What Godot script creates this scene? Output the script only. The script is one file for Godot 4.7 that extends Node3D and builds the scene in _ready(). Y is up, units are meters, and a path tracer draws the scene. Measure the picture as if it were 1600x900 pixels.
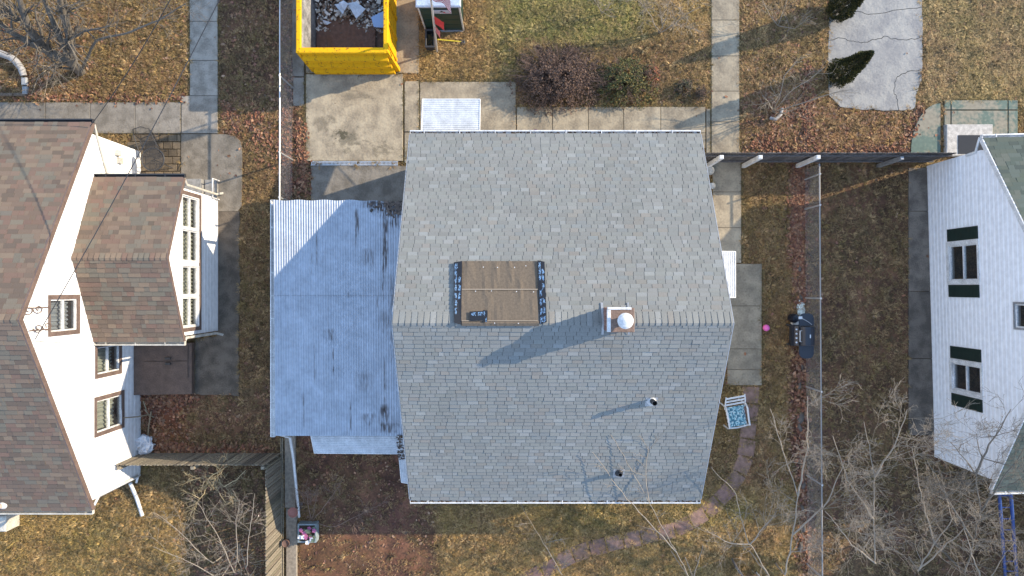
extends Node3D
# A drone looks straight down at a grey-roofed cape house between its two neighbours.
# H: height of the drone above the lawn in metres; S: metres per photograph pixel on the lawn.
const H := 21.45
const S := 0.0195
var rng := RandomNumberGenerator.new()
var used := {}
var org := {}
var T := {}
var M := {}
var mask := PackedByteArray()
const MW := 800
const MH := 500

# place of a point seen at a photograph position and standing h metres above the lawn
func g(px: float, py: float, h := 0.0) -> Vector3:
	var k: float = S * (1.0 - h / H)
	return Vector3((px - 800.0) * k, h, (py - 450.0) * k)

class MB:
	var v := PackedVector3Array()
	var n := PackedVector3Array()
	var c := PackedColorArray()
	var u := PackedVector2Array()
	var col := Color(1, 1, 1)
	func tri(a: Vector3, b: Vector3, d: Vector3, out = null):
		var nn: Vector3 = (d - a).cross(b - a)
		if out != null and nn.dot(out) < 0.0:
			var t := b
			b = d
			d = t
			nn = -nn
		nn = nn.normalized()
		v.append(a); v.append(b); v.append(d)
		for i in 3:
			n.append(nn); c.append(col); u.append(Vector2.ZERO)
	func quad(a: Vector3, b: Vector3, d: Vector3, e: Vector3, out = null):
		tri(a, b, d, out)
		tri(a, d, e, out)
	func quad_uv(a: Vector3, b: Vector3, d: Vector3, e: Vector3, out = null):
		# uv 00 10 11 01
		var k := u.size()
		var m: Vector3 = (d - a).cross(b - a)
		var flip: bool = out != null and m.dot(out) < 0.0
		quad(a, b, d, e, out)
		var l := [Vector2(0, 0), Vector2(1, 0), Vector2(1, 1), Vector2(0, 0), Vector2(1, 1), Vector2(0, 1)]
		if flip:
			l = [Vector2(0, 0), Vector2(1, 1), Vector2(1, 0), Vector2(0, 0), Vector2(0, 1), Vector2(1, 1)]
		for i in 6:
			u[k + i] = l[i]
	func hexa(p: Array):
		# p: 0-3 one face round, 4-7 the opposite face in the same order
		var m := Vector3.ZERO
		for q in p:
			m += q
		m /= 8.0
		for f in [[0, 1, 2, 3], [4, 5, 6, 7], [0, 1, 5, 4], [1, 2, 6, 5], [2, 3, 7, 6], [3, 0, 4, 7]]:
			var a: Vector3 = p[f[0]]
			var b: Vector3 = p[f[1]]
			var d: Vector3 = p[f[2]]
			var e: Vector3 = p[f[3]]
			quad(a, b, d, e, (a + b + d + e) / 4.0 - m)
	func box(at: Vector3, size: Vector3, b := Basis.IDENTITY):
		var s := size / 2.0
		var p := []
		for y in [-1.0, 1.0]:
			for q in [[-1.0, -1.0], [1.0, -1.0], [1.0, 1.0], [-1.0, 1.0]]:
				p.append(at + b * Vector3(s.x * q[0], s.y * y, s.z * q[1]))
		hexa(p)
	func span(a: Vector3, b: Vector3):
		box((a + b) / 2.0, (b - a).abs())
	func bevel(a: Vector3, b: Vector3, e := 0.012):
		# a block with its upper edges chamfered
		var lo := Vector3(min(a.x, b.x), min(a.y, b.y), min(a.z, b.z))
		var hi := Vector3(max(a.x, b.x), max(a.y, b.y), max(a.z, b.z))
		var r := [[lo.x, lo.z], [hi.x, lo.z], [hi.x, hi.z], [lo.x, hi.z]]
		var t := [[lo.x + e, lo.z + e], [hi.x - e, lo.z + e], [hi.x - e, hi.z - e], [lo.x + e, hi.z - e]]
		var mid := (lo + hi) / 2.0
		for i in 4:
			var j := (i + 1) % 4
			var A := Vector3(r[i][0], lo.y, r[i][1])
			var B := Vector3(r[j][0], lo.y, r[j][1])
			var C := Vector3(r[j][0], hi.y - e, r[j][1])
			var D := Vector3(r[i][0], hi.y - e, r[i][1])
			var E := Vector3(t[j][0], hi.y, t[j][1])
			var F := Vector3(t[i][0], hi.y, t[i][1])
			var o := (A + B) / 2.0 - mid
			o.y = 0.0
			quad(A, B, C, D, o)
			quad(D, C, E, F, o + Vector3.UP * 0.3)
		quad(Vector3(t[0][0], hi.y, t[0][1]), Vector3(t[1][0], hi.y, t[1][1]), Vector3(t[2][0], hi.y, t[2][1]), Vector3(t[3][0], hi.y, t[3][1]), Vector3.UP)
	func tube(pts: Array, r: Array, sides := 6, cap := true):
		var rings := []
		var up := Vector3(0.31, 0.2, 0.93)
		for i in pts.size():
			var d: Vector3
			if i == 0:
				d = pts[1] - pts[0]
			elif i == pts.size() - 1:
				d = pts[i] - pts[i - 1]
			else:
				d = pts[i + 1] - pts[i - 1]
			d = d.normalized()
			if abs(d.dot(up)) > 0.95:
				up = Vector3(0.9, 0.1, -0.3)
			var x := d.cross(up).normalized()
			var y := d.cross(x).normalized()
			up = x.cross(d)
			var ring := []
			for k in sides:
				var a := TAU * k / sides
				ring.append(x * cos(a) + y * sin(a))
			rings.append(ring)
		for i in pts.size() - 1:
			for k in sides:
				var q := (k + 1) % sides
				var A: Vector3 = pts[i] + rings[i][k] * r[i]
				var B: Vector3 = pts[i] + rings[i][q] * r[i]
				var C: Vector3 = pts[i + 1] + rings[i + 1][q] * r[i + 1]
				var D: Vector3 = pts[i + 1] + rings[i + 1][k] * r[i + 1]
				var s := v.size()
				quad(A, B, C, D, rings[i][k] + rings[i][q])
				for w in range(s, v.size()):
					# smooth normals round the tube
					var p: Vector3 = v[w]
					var nn: Vector3
					if p.is_equal_approx(A): nn = rings[i][k]
					elif p.is_equal_approx(B): nn = rings[i][q]
					elif p.is_equal_approx(C): nn = rings[i + 1][q]
					else: nn = rings[i + 1][k]
					n[w] = nn
		if cap and sides > 3:
			for e in [0, pts.size() - 1]:
				for k in range(1, sides - 1):
					var o: Vector3 = (pts[0] - pts[1]) if e == 0 else (pts[e] - pts[e - 1])
					tri(pts[e] + rings[e][0] * r[e], pts[e] + rings[e][k] * r[e], pts[e] + rings[e][k + 1] * r[e], o)
	func lathe(at: Vector3, prof: Array, sides := 20):
		# prof: [radius, height] pairs from the base up
		for i in prof.size() - 1:
			for k in sides:
				var a0 := TAU * k / sides
				var a1 := TAU * (k + 1) / sides
				var d0 := Vector3(cos(a0), 0, sin(a0))
				var d1 := Vector3(cos(a1), 0, sin(a1))
				var p0: Array = prof[i]
				var p1: Array = prof[i + 1]
				var o: Vector3 = (d0 + d1) * (p1[1] - p0[1]) + Vector3.UP * 2.0 * (p0[0] - p1[0])
				var A: Vector3 = at + d0 * p0[0] + Vector3.UP * p0[1]
				var B: Vector3 = at + d1 * p0[0] + Vector3.UP * p0[1]
				var C: Vector3 = at + d1 * p1[0] + Vector3.UP * p1[1]
				var D: Vector3 = at + d0 * p1[0] + Vector3.UP * p1[1]
				if p0[0] > 0.0001:
					tri(A, B, C if p1[0] > 0.0001 else D, o)
				if p1[0] > 0.0001:
					tri(A, C, D, o)
	func poly(p: Array, y0: float, y1: float):
		# a flat sheet with edges, p: corners as Vector2(x, z)
		var pv := PackedVector2Array(p)
		var ix := Geometry2D.triangulate_polygon(pv)
		for i in range(0, ix.size(), 3):
			var a := pv[ix[i]]
			var b := pv[ix[i + 1]]
			var d := pv[ix[i + 2]]
			tri(Vector3(a.x, y1, a.y), Vector3(b.x, y1, b.y), Vector3(d.x, y1, d.y), Vector3.UP)
		var ccw: bool = Geometry2D.is_polygon_clockwise(pv)
		for i in p.size():
			var a: Vector2 = p[i]
			var b: Vector2 = p[(i + 1) % p.size()]
			var o := Vector3(b.y - a.y, 0, a.x - b.x)
			if ccw:
				o = -o
			quad(Vector3(a.x, y0, a.y), Vector3(b.x, y0, b.y), Vector3(b.x, y1, b.y), Vector3(a.x, y1, a.y), o)
	func mesh() -> ArrayMesh:
		var a := []
		a.resize(Mesh.ARRAY_MAX)
		a[Mesh.ARRAY_VERTEX] = v
		a[Mesh.ARRAY_NORMAL] = n
		a[Mesh.ARRAY_COLOR] = c
		a[Mesh.ARRAY_TEX_UV] = u
		var m := ArrayMesh.new()
		m.add_surface_from_arrays(Mesh.PRIMITIVE_TRIANGLES, a)
		return m

# ---------------------------------------------------------------- naming
func numbered(called: String) -> String:
	if not used.has(called):
		used[called] = 0
		return called
	used[called] += 1
	return "%s_%03d" % [called, used[called]]

func tag(o: Node, label: String, category := "", group := "", kind := ""):
	o.set_meta("label", label)
	if category: o.set_meta("category", category)
	if group: o.set_meta("group", group)
	if kind: o.set_meta("kind", kind)
	return o

func thing(called: String, label: String, category: String, at := Vector3.ZERO, group := "", turn := 0.0) -> Node3D:
	var o := Node3D.new()
	o.name = numbered(called)
	add_child(o)
	o.position = at
	o.rotation.y = turn
	tag(o, label, category, group)
	return o

func struct(called: String, label := "") -> Node3D:
	var o := Node3D.new()
	o.name = numbered(called)
	add_child(o)
	o.set_meta("kind", "structure")
	if label: o.set_meta("label", label)
	org[o] = Vector3.ZERO
	return o

# a part whose shape is given in place (design axes); its thing keeps its own base as origin
func part(parent: Node, called: String, mb, mat: Material, t := Transform3D.IDENTITY) -> MeshInstance3D:
	var o := MeshInstance3D.new()
	o.mesh = mb.mesh() if mb is MB else mb
	o.material_override = mat
	o.name = called
	parent.add_child(o, true)
	if org.has(parent):
		t.origin -= org[parent]
	o.transform = t
	return o

func solo(called: String, mb, mat: Material, label: String, category: String, at := Vector3.ZERO, group := "") -> MeshInstance3D:
	var o := MeshInstance3D.new()
	o.mesh = mb.mesh() if mb is MB else mb
	o.material_override = mat
	o.name = numbered(called)
	add_child(o)
	o.position = at
	tag(o, label, category, group)
	return o

# a thing whose parts are given in design axes: its node stands at base
func placed(called: String, label: String, category: String, base: Vector3, group := "", turn := 0.0) -> Node3D:
	var o := thing(called, label, category, base, group, turn)
	org[o] = base
	return o

# ---------------------------------------------------------------- materials
func noise_image(sd: int, freq: float, size: int, oct := 4, kind := FastNoiseLite.TYPE_SIMPLEX_SMOOTH) -> Image:
	var f := FastNoiseLite.new()
	f.seed = sd
	f.frequency = freq
	f.noise_type = kind
	f.fractal_octaves = oct
	return f.get_seamless_image(size, size, false, false, 0.15, true)

func grain(sd: int, freq: float, lo: float, hi: float, speck := 0.0, size := 512, freq2 := 0.0) -> ImageTexture:
	var key := "g%d_%f_%f_%f_%f_%f" % [sd, freq, lo, hi, speck, freq2]
	if T.has(key):
		return T[key]
	var im := noise_image(sd, freq, size)
	var b := im.get_data()
	var b2 := b
	if freq2 > 0.0:
		b2 = noise_image(sd + 7, freq2, size).get_data()
	var r := RandomNumberGenerator.new()
	r.seed = sd
	var o := PackedByteArray()
	o.resize(size * size * 3)
	for i in size * size:
		var x: float = b[i] / 255.0
		if freq2 > 0.0:
			x = x * 0.5 + b2[i] / 510.0
		x = clampf((x - 0.5) * 1.5 + 0.5, 0.0, 1.0)
		x = lo + (hi - lo) * x + r.randf_range(-speck, speck)
		var y := int(clampf(x, 0.0, 1.0) * 255.0)
		o[i * 3] = y
		o[i * 3 + 1] = y
		o[i * 3 + 2] = y
	var im2 := Image.create_from_data(size, size, false, Image.FORMAT_RGB8, o)
	T[key] = ImageTexture.create_from_image(im2)
	return T[key]

func bump(sd: int, freq: float, strength: float) -> ImageTexture:
	var key := "b%d_%f_%f" % [sd, freq, strength]
	if not T.has(key):
		var im := noise_image(sd, freq, 512, 5)
		im.convert(Image.FORMAT_RGBA8)
		im.bump_map_to_normal_map(strength)
		T[key] = ImageTexture.create_from_image(im)
	return T[key]

func mat(r: float, gg: float, b: float, rough := 0.85, tex: Texture2D = null, scale := 0.5, nrm: Texture2D = null, metal := 0.0, vcol := false, local := false) -> StandardMaterial3D:
	var m := StandardMaterial3D.new()
	m.albedo_color = Color(r, gg, b).linear_to_srgb()
	m.roughness = rough
	m.metallic = metal
	m.cull_mode = BaseMaterial3D.CULL_DISABLED
	m.vertex_color_use_as_albedo = vcol
	if tex or nrm:
		m.uv1_triplanar = true
		m.uv1_world_triplanar = not local
		m.uv1_scale = Vector3.ONE * scale
	if tex:
		m.albedo_texture = tex
	if nrm:
		m.normal_enabled = true
		m.normal_texture = nrm
		m.normal_scale = 1.0
	return m

# ---------------------------------------------------------------- what is paved or built over: no grass there
func cover(p: Array):
	var pv := PackedVector2Array(p)
	var lo := pv[0]
	var hi := pv[0]
	for q in pv:
		lo = lo.min(q)
		hi = hi.max(q)
	for j in range(max(0, int((lo.y + 12.5) * 20.0)), min(MH - 1, int((hi.y + 12.5) * 20.0) + 1)):
		for i in range(max(0, int((lo.x + 20.0) * 20.0)), min(MW - 1, int((hi.x + 20.0) * 20.0) + 1)):
			if Geometry2D.is_point_in_polygon(Vector2(i / 20.0 - 19.975, j / 20.0 - 12.475), pv):
				mask[j * MW + i] = 1

func cover_rect(x0: float, z0: float, x1: float, z1: float):
	cover([Vector2(x0, z0), Vector2(x1, z0), Vector2(x1, z1), Vector2(x0, z1)])

func covered(x: float, z: float) -> bool:
	var i := int((x + 20.0) * 20.0)
	var j := int((z + 12.5) * 20.0)
	if i < 0 or j < 0 or i >= MW or j >= MH:
		return false
	return mask[j * MW + i] == 1

func slab(parent: Node, called: String, x0: float, y0: float, x1: float, y1: float, m: Material, top := 0.035, gap := 0.006, tone := 1.0):
	var a := g(x0, y0)
	var b := g(x1, y1)
	var mb := MB.new()
	mb.col = Color(tone, tone, tone)
	mb.bevel(Vector3(a.x + gap, -0.05, a.z + gap), Vector3(b.x - gap, top, b.z - gap), 0.008)
	cover_rect(a.x, a.z, b.x, b.z)
	return part(parent, called, mb, m)

func gp(list: Array) -> Array:
	var o := []
	for q in list:
		var p := g(q[0], q[1])
		o.append(Vector2(p.x, p.z))
	return o

# a rough-edged sheet from a coarse outline
func ragged(list: Array, amp: float, sd: int, step := 0.12) -> Array:
	var f := FastNoiseLite.new()
	f.seed = sd
	f.frequency = 0.9
	f.fractal_octaves = 4
	var p := gp(list)
	var o := []
	for i in p.size():
		var a: Vector2 = p[i]
		var b: Vector2 = p[(i + 1) % p.size()]
		var k: int = max(1, int(a.distance_to(b) / step))
		var nn := (b - a).orthogonal().normalized()
		for j in k:
			var q := a.lerp(b, float(j) / k)
			o.append(q + nn * f.get_noise_2d(q.x * 3.0, q.y * 3.0) * amp)
	return o
# ---------------------------------------------------------------- stage: camera, sky, sun, exposure
func stage():
	var cam := Camera3D.new()
	cam.name = "camera"
	cam.fov = 44.5
	cam.near = 0.1
	cam.far = 400.0
	cam.position = Vector3(0, H, 0)
	cam.rotation_degrees = Vector3(-90, 0, 0)
	add_child(cam)
	cam.current = true
	var sun := DirectionalLight3D.new()
	sun.name = "sun"
	sun.light_energy = 1.6
	sun.light_color = Color(1.0, 0.93, 0.82)
	sun.light_angular_distance = 0.5
	sun.shadow_enabled = true
	add_child(sun)
	sun.look_at_from_position(Vector3.ZERO, Vector3(-2.143, -1.0, 0.673), Vector3.UP)
	var sky_m := ProceduralSkyMaterial.new()
	sky_m.sky_top_color = Color(0.52, 0.62, 0.76)
	sky_m.sky_horizon_color = Color(0.80, 0.85, 0.91)
	sky_m.sky_curve = 0.12
	sky_m.ground_bottom_color = Color(0.20, 0.17, 0.14)
	sky_m.ground_horizon_color = Color(0.5, 0.5, 0.5)
	sky_m.sun_angle_max = 1.0
	sky_m.sky_energy_multiplier = 1.25
	var sky := Sky.new()
	sky.sky_material = sky_m
	var env := Environment.new()
	env.background_mode = Environment.BG_SKY
	env.sky = sky
	env.background_energy_multiplier = 1.0
	env.tonemap_mode = Environment.TONE_MAPPER_LINEAR
	env.tonemap_exposure = 1.75
	env.sdfgi_enabled = true
	env.ssao_enabled = true
	env.ssil_enabled = true
	var we := WorldEnvironment.new()
	we.name = "world_environment"
	we.environment = env
	add_child(we)

func materials():
	var fine := grain(11, 0.05, 0.80, 1.0, 0.05)
	var soft := grain(12, 0.006, 0.74, 1.0, 0.03, 512, 0.04)
	var conc := grain(13, 0.008, 0.66, 1.0, 0.06, 1024, 0.05)
	var bmp := bump(14, 0.05, 0.9)
	var tan_mix := two_tone(13, Color(.378, .318, .226), Color(.228, .190, .138), .006, .05, .05)
	var grey_mix := two_tone(16, Color(.335, .298, .248), Color(.20, .175, .142), .007, .06, .05)
	var pad_mix := two_tone(17, Color(.300, .290, .268), Color(.205, .202, .200), .006, .06, .06)
	var dark_mix := two_tone(18, Color(.22, .182, .145), Color(.115, .095, .076), .006, .06, .06)
	M.concrete = mat(1, 1, 1, 0.95, tan_mix, 0.24, bmp, 0.0, true)
	M.concrete_grey = mat(1, 1, 1, 0.95, grey_mix, 0.27, bmp, 0.0, true)
	M.concrete_dark = mat(1, 1, 1, 0.95, dark_mix, 0.3, bmp, 0.0, true)
	M.asphalt_pale = mat(1, 1, 1, 0.95, pad_mix, 0.2, bmp, 0.0, true)
	M.white_siding = mat(0.80, 0.80, 0.795, 0.6, grain(15, 0.02, 0.93, 1.0, 0.015), 0.4)
	M.white_paint = mat(0.78, 0.78, 0.77, 0.45, soft, 0.8)
	M.cream_metal = mat(0.62, 0.58, 0.50, 0.5, soft, 0.8)
	M.grey_metal = mat(0.42, 0.43, 0.44, 0.45, soft, 0.9, null, 0.4)
	M.galvanised = mat(0.55, 0.56, 0.57, 0.4, null, 1.0, null, 0.6)
	M.dark_metal = mat(0.03, 0.03, 0.032, 0.5)
	M.brown_trim = mat(0.165, 0.115, 0.095, 0.6, soft, 0.7)
	M.brown_hatch = mat(0.15, 0.10, 0.075, 0.8, soft, 0.9)
	M.green_shutter = mat(0.012, 0.028, 0.022, 0.5, soft, 0.8)
	M.pane = mat(0.08, 0.09, 0.10, 0.03)
	M.pane.transparency = BaseMaterial3D.TRANSPARENCY_ALPHA
	M.pane.albedo_color.a = 0.12
	M.curtain = mat(0.42, 0.45, 0.36, 0.9, fine, 1.5)
	M.curtain_grey = mat(0.30, 0.34, 0.36, 0.9, fine, 1.5)
	M.interior = mat(0.34, 0.31, 0.27, 0.9)
	M.deck_dark = mat(0.20, 0.195, 0.185, 0.95)
	M.fence_wood = mat(0.34, 0.29, 0.21, 0.9, grain(21, 0.02, 0.6, 1.0, 0.06, 512, 0.1), 1.2, bmp, 0.0, true)
	M.fence_grey = mat(0.17, 0.155, 0.15, 0.9, grain(21, 0.02, 0.6, 1.0, 0.06, 512, 0.1), 1.2, bmp, 0.0, true)
	M.wire = mat(0.42, 0.42, 0.42, 0.5, null, 1.0, null, 0.5)
	M.bark_pale = mat(0.36, 0.30, 0.23, 0.9, fine, 3.0, null, 0.0, true)
	M.bark_grey = mat(0.30, 0.26, 0.21, 0.95, grain(22, 0.03, 0.45, 1.0, 0.05, 512, 0.12), 1.6, bump(23, 0.06, 6.0), 0.0, true)
	M.leafy = mat(1, 1, 1, 0.8, null, 1.0, null, 0.0, true)
	M.plain = mat(1, 1, 1, 0.7, null, 1.0, null, 0.0, true)
	M.shingle_stuff = mat(1, 1, 1, 0.95, grain(31, 0.09, 0.80, 1.0, 0.10), 1.3, null, 0.0, true)
	M.gloss = mat(1, 1, 1, 0.35, null, 1.0, null, 0.0, true)

# ---------------------------------------------------------------- the lawn and its colours
const GW := 320
const GH := 200
var g_col := PackedColorArray()
var g_grass := PackedFloat32Array()
var g_leaf := PackedFloat32Array()

func ground_regions():
	var n1 := FastNoiseLite.new()
	n1.seed = 5; n1.frequency = 0.35; n1.fractal_octaves = 3
	var n2 := FastNoiseLite.new()
	n2.seed = 6; n2.frequency = 0.5; n2.fractal_octaves = 4
	# photograph rectangle, soft edge, soil/sward colour, grass, leaves
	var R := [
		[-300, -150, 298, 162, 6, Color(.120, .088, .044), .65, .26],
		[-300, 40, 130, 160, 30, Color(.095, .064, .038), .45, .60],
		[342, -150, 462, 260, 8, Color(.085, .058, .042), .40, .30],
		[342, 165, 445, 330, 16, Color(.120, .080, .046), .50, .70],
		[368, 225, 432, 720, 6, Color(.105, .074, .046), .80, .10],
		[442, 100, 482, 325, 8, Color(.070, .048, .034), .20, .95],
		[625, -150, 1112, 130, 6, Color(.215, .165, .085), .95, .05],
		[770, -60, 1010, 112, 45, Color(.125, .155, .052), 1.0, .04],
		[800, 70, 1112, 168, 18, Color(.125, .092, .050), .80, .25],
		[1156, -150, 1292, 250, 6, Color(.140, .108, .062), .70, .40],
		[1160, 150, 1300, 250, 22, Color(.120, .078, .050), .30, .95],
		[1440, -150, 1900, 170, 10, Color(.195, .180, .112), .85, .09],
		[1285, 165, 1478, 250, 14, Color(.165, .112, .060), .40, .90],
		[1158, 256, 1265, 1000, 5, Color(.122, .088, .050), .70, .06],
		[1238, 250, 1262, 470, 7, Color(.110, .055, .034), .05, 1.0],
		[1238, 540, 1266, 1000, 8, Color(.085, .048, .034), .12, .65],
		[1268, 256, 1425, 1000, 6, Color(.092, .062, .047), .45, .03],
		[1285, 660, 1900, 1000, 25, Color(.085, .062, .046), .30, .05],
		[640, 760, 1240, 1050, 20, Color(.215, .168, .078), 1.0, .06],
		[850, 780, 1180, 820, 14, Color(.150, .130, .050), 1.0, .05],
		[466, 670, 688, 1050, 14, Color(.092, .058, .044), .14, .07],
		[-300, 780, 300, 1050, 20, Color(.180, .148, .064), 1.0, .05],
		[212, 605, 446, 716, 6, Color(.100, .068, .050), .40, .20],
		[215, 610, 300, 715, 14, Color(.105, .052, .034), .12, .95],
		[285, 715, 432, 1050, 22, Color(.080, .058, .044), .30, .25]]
	for j in GH:
		for i in GW:
			var x: float = (i + 0.5) * 0.125 - 20.0
			var z: float = (j + 0.5) * 0.125 - 12.5
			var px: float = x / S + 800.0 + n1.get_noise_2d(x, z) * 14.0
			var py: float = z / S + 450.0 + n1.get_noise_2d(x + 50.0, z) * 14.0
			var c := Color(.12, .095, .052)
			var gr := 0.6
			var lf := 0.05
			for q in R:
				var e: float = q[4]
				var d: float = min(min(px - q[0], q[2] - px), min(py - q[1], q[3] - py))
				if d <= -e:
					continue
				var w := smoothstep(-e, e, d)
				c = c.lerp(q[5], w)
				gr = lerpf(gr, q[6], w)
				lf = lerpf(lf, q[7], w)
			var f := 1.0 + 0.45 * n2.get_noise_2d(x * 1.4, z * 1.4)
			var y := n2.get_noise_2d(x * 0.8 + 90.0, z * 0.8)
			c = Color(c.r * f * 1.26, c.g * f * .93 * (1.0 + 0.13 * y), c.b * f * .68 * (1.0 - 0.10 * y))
			g_col.append(c)
			g_grass.append(clampf(gr + 0.3 * n2.get_noise_2d(x * 1.5 + 30.0, z * 1.5), 0.03, 1.0))
			g_leaf.append(clampf(lf * (1.0 + 1.1 * n2.get_noise_2d(x * 2.0, z * 2.0 + 70.0)), 0.0, 1.0))

func g_at(x: float, z: float) -> int:
	return clampi(int((z + 12.5) * 8.0), 0, GH - 1) * GW + clampi(int((x + 20.0) * 8.0), 0, GW - 1)

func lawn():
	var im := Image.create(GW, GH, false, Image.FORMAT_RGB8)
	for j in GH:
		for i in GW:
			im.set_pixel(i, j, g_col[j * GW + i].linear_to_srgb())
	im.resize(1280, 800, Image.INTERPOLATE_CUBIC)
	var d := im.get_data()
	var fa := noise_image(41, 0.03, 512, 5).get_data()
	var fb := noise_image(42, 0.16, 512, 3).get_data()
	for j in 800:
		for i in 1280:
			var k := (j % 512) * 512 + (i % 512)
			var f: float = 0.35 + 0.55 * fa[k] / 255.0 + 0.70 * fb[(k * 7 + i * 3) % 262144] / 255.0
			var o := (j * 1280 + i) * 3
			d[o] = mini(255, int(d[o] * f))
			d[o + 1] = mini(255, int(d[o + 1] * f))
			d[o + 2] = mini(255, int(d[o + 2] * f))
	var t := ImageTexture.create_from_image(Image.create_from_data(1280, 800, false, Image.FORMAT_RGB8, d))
	var m := StandardMaterial3D.new()
	m.albedo_texture = t
	m.roughness = 1.0
	m.cull_mode = BaseMaterial3D.CULL_DISABLED
	# one sheet, gently uneven
	var f := FastNoiseLite.new()
	f.seed = 9; f.frequency = 0.8
	var st := SurfaceTool.new()
	st.begin(Mesh.PRIMITIVE_TRIANGLES)
	var xs := [-160.0]
	var zs := [-160.0]
	for i in 321: xs.append(-20.0 + i * 0.125)
	for i in 201: zs.append(-12.5 + i * 0.125)
	xs.append(160.0)
	zs.append(160.0)
	for z in zs:
		for x in xs:
			var inside: bool = abs(x) < 20.1 and abs(z) < 12.6
			var y: float = -0.012 + (0.022 * f.get_noise_2d(x * 2.0, z * 2.0) if inside else 0.0)
			if inside and covered(x, z): y = -0.03
			st.set_uv(Vector2((x + 20.0) / 40.0, (z + 12.5) / 25.0))
			st.set_normal(Vector3.UP)
			st.add_vertex(Vector3(x, y, z))
	var w := xs.size()
	for j in zs.size() - 1:
		for i in w - 1:
			var a := j * w + i
			for q in [a, a + 1, a + w + 1, a, a + w + 1, a + w]:
				st.add_index(q)
	st.generate_normals()
	var o := MeshInstance3D.new()
	o.mesh = st.commit()
	o.material_override = m
	o.name = "ground"
	add_child(o)
	o.set_meta("kind", "structure")
	o.set_meta("label", "brown and olive winter lawn and bare soil around the houses")

func tuft_mesh(sd: int, blades: int, tall: float) -> ArrayMesh:
	var r := RandomNumberGenerator.new()
	r.seed = sd
	var mb := MB.new()
	for i in blades:
		var a := r.randf() * TAU
		var d := Vector3(cos(a), 0, sin(a))
		var b := d * r.randf() * 0.035
		var side := Vector3(-d.z, 0, d.x) * r.randf_range(0.0035, 0.007)
		var lean := r.randf_range(0.5, 1.8)
		var l := tall * r.randf_range(0.6, 1.3)
		var mid := b + (d * lean * 0.35 + Vector3.UP).normalized() * l * 0.55
		var tip := mid + (d * lean + Vector3.UP * 0.25).normalized() * l * 0.55
		var k := r.randf_range(0.75, 1.25)
		mb.col = Color(k, k * 0.98, k * 0.9)
		mb.tri(b - side, b + side, mid + side * 0.8)
		mb.tri(b - side, mid + side * 0.8, mid - side * 0.8)
		mb.tri(mid - side * 0.8, mid + side * 0.8, tip)
	return mb.mesh()

func leaf_mesh(sd: int) -> ArrayMesh:
	var r := RandomNumberGenerator.new()
	r.seed = sd
	var mb := MB.new()
	var L := 0.075
	var c1 := r.randf_range(0.01, 0.03)
	var c2 := r.randf_range(-0.01, 0.025)
	var p := [Vector3(-L, c2, 0), Vector3(-L * 0.35, c1, L * 0.62), Vector3(L * 0.35, c1 * 0.8, L * 0.5), Vector3(L, 0.012, 0), Vector3(L * 0.4, c1, -L * 0.55), Vector3(-L * 0.4, c1 * 1.2, -L * 0.6)]
	for i in 6:
		mb.tri(Vector3(0, 0.004, 0), p[i], p[(i + 1) % 6], Vector3.UP)
	return mb.mesh()

func scatter(called: String, label: String, category: String, mesh: Mesh, count: int, field: PackedFloat32Array, sd: int, tones: Array, own: float, lo: float, hi: float, y0: float, over := false):
	var r := RandomNumberGenerator.new()
	r.seed = sd
	var buf := []
	var cols := []
	var tries := 0
	while buf.size() < count and tries < count * 9:
		tries += 1
		var x := r.randf_range(-17.0, 17.0)
		var z := r.randf_range(-10.2, 10.2)
		var k := g_at(x, z)
		if r.randf() > field[k]:
			continue
		if covered(x, z) and not (over and r.randf() < 0.012):
			continue
		var s := r.randf_range(lo, hi)
		var b := Basis(Vector3.UP, r.randf() * TAU).scaled(Vector3(s, s * r.randf_range(0.7, 1.2), s))
		if over:
			b = Basis(Vector3(r.randf() - 0.5, 0, r.randf() - 0.5).normalized(), r.randf_range(0.0, 0.5)) * b
		var y := y0
		if covered(x, z): y = 0.05
		buf.append(Transform3D(b, Vector3(x, y, z)))
		var t: Color = tones[r.randi() % tones.size()]
		var f := r.randf_range(0.35, 1.65)
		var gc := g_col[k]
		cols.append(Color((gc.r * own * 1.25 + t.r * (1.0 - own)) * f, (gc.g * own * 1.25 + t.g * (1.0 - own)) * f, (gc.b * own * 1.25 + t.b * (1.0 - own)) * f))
	var mm := MultiMesh.new()
	mm.transform_format = MultiMesh.TRANSFORM_3D
	mm.use_colors = true
	mm.mesh = mesh
	mm.instance_count = buf.size()
	for i in buf.size():
		mm.set_instance_transform(i, buf[i])
		mm.set_instance_color(i, cols[i])
	var o := MultiMeshInstance3D.new()
	o.multimesh = mm
	o.material_override = M.leafy
	o.name = numbered(called)
	add_child(o)
	tag(o, label, category, "", "stuff")

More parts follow.
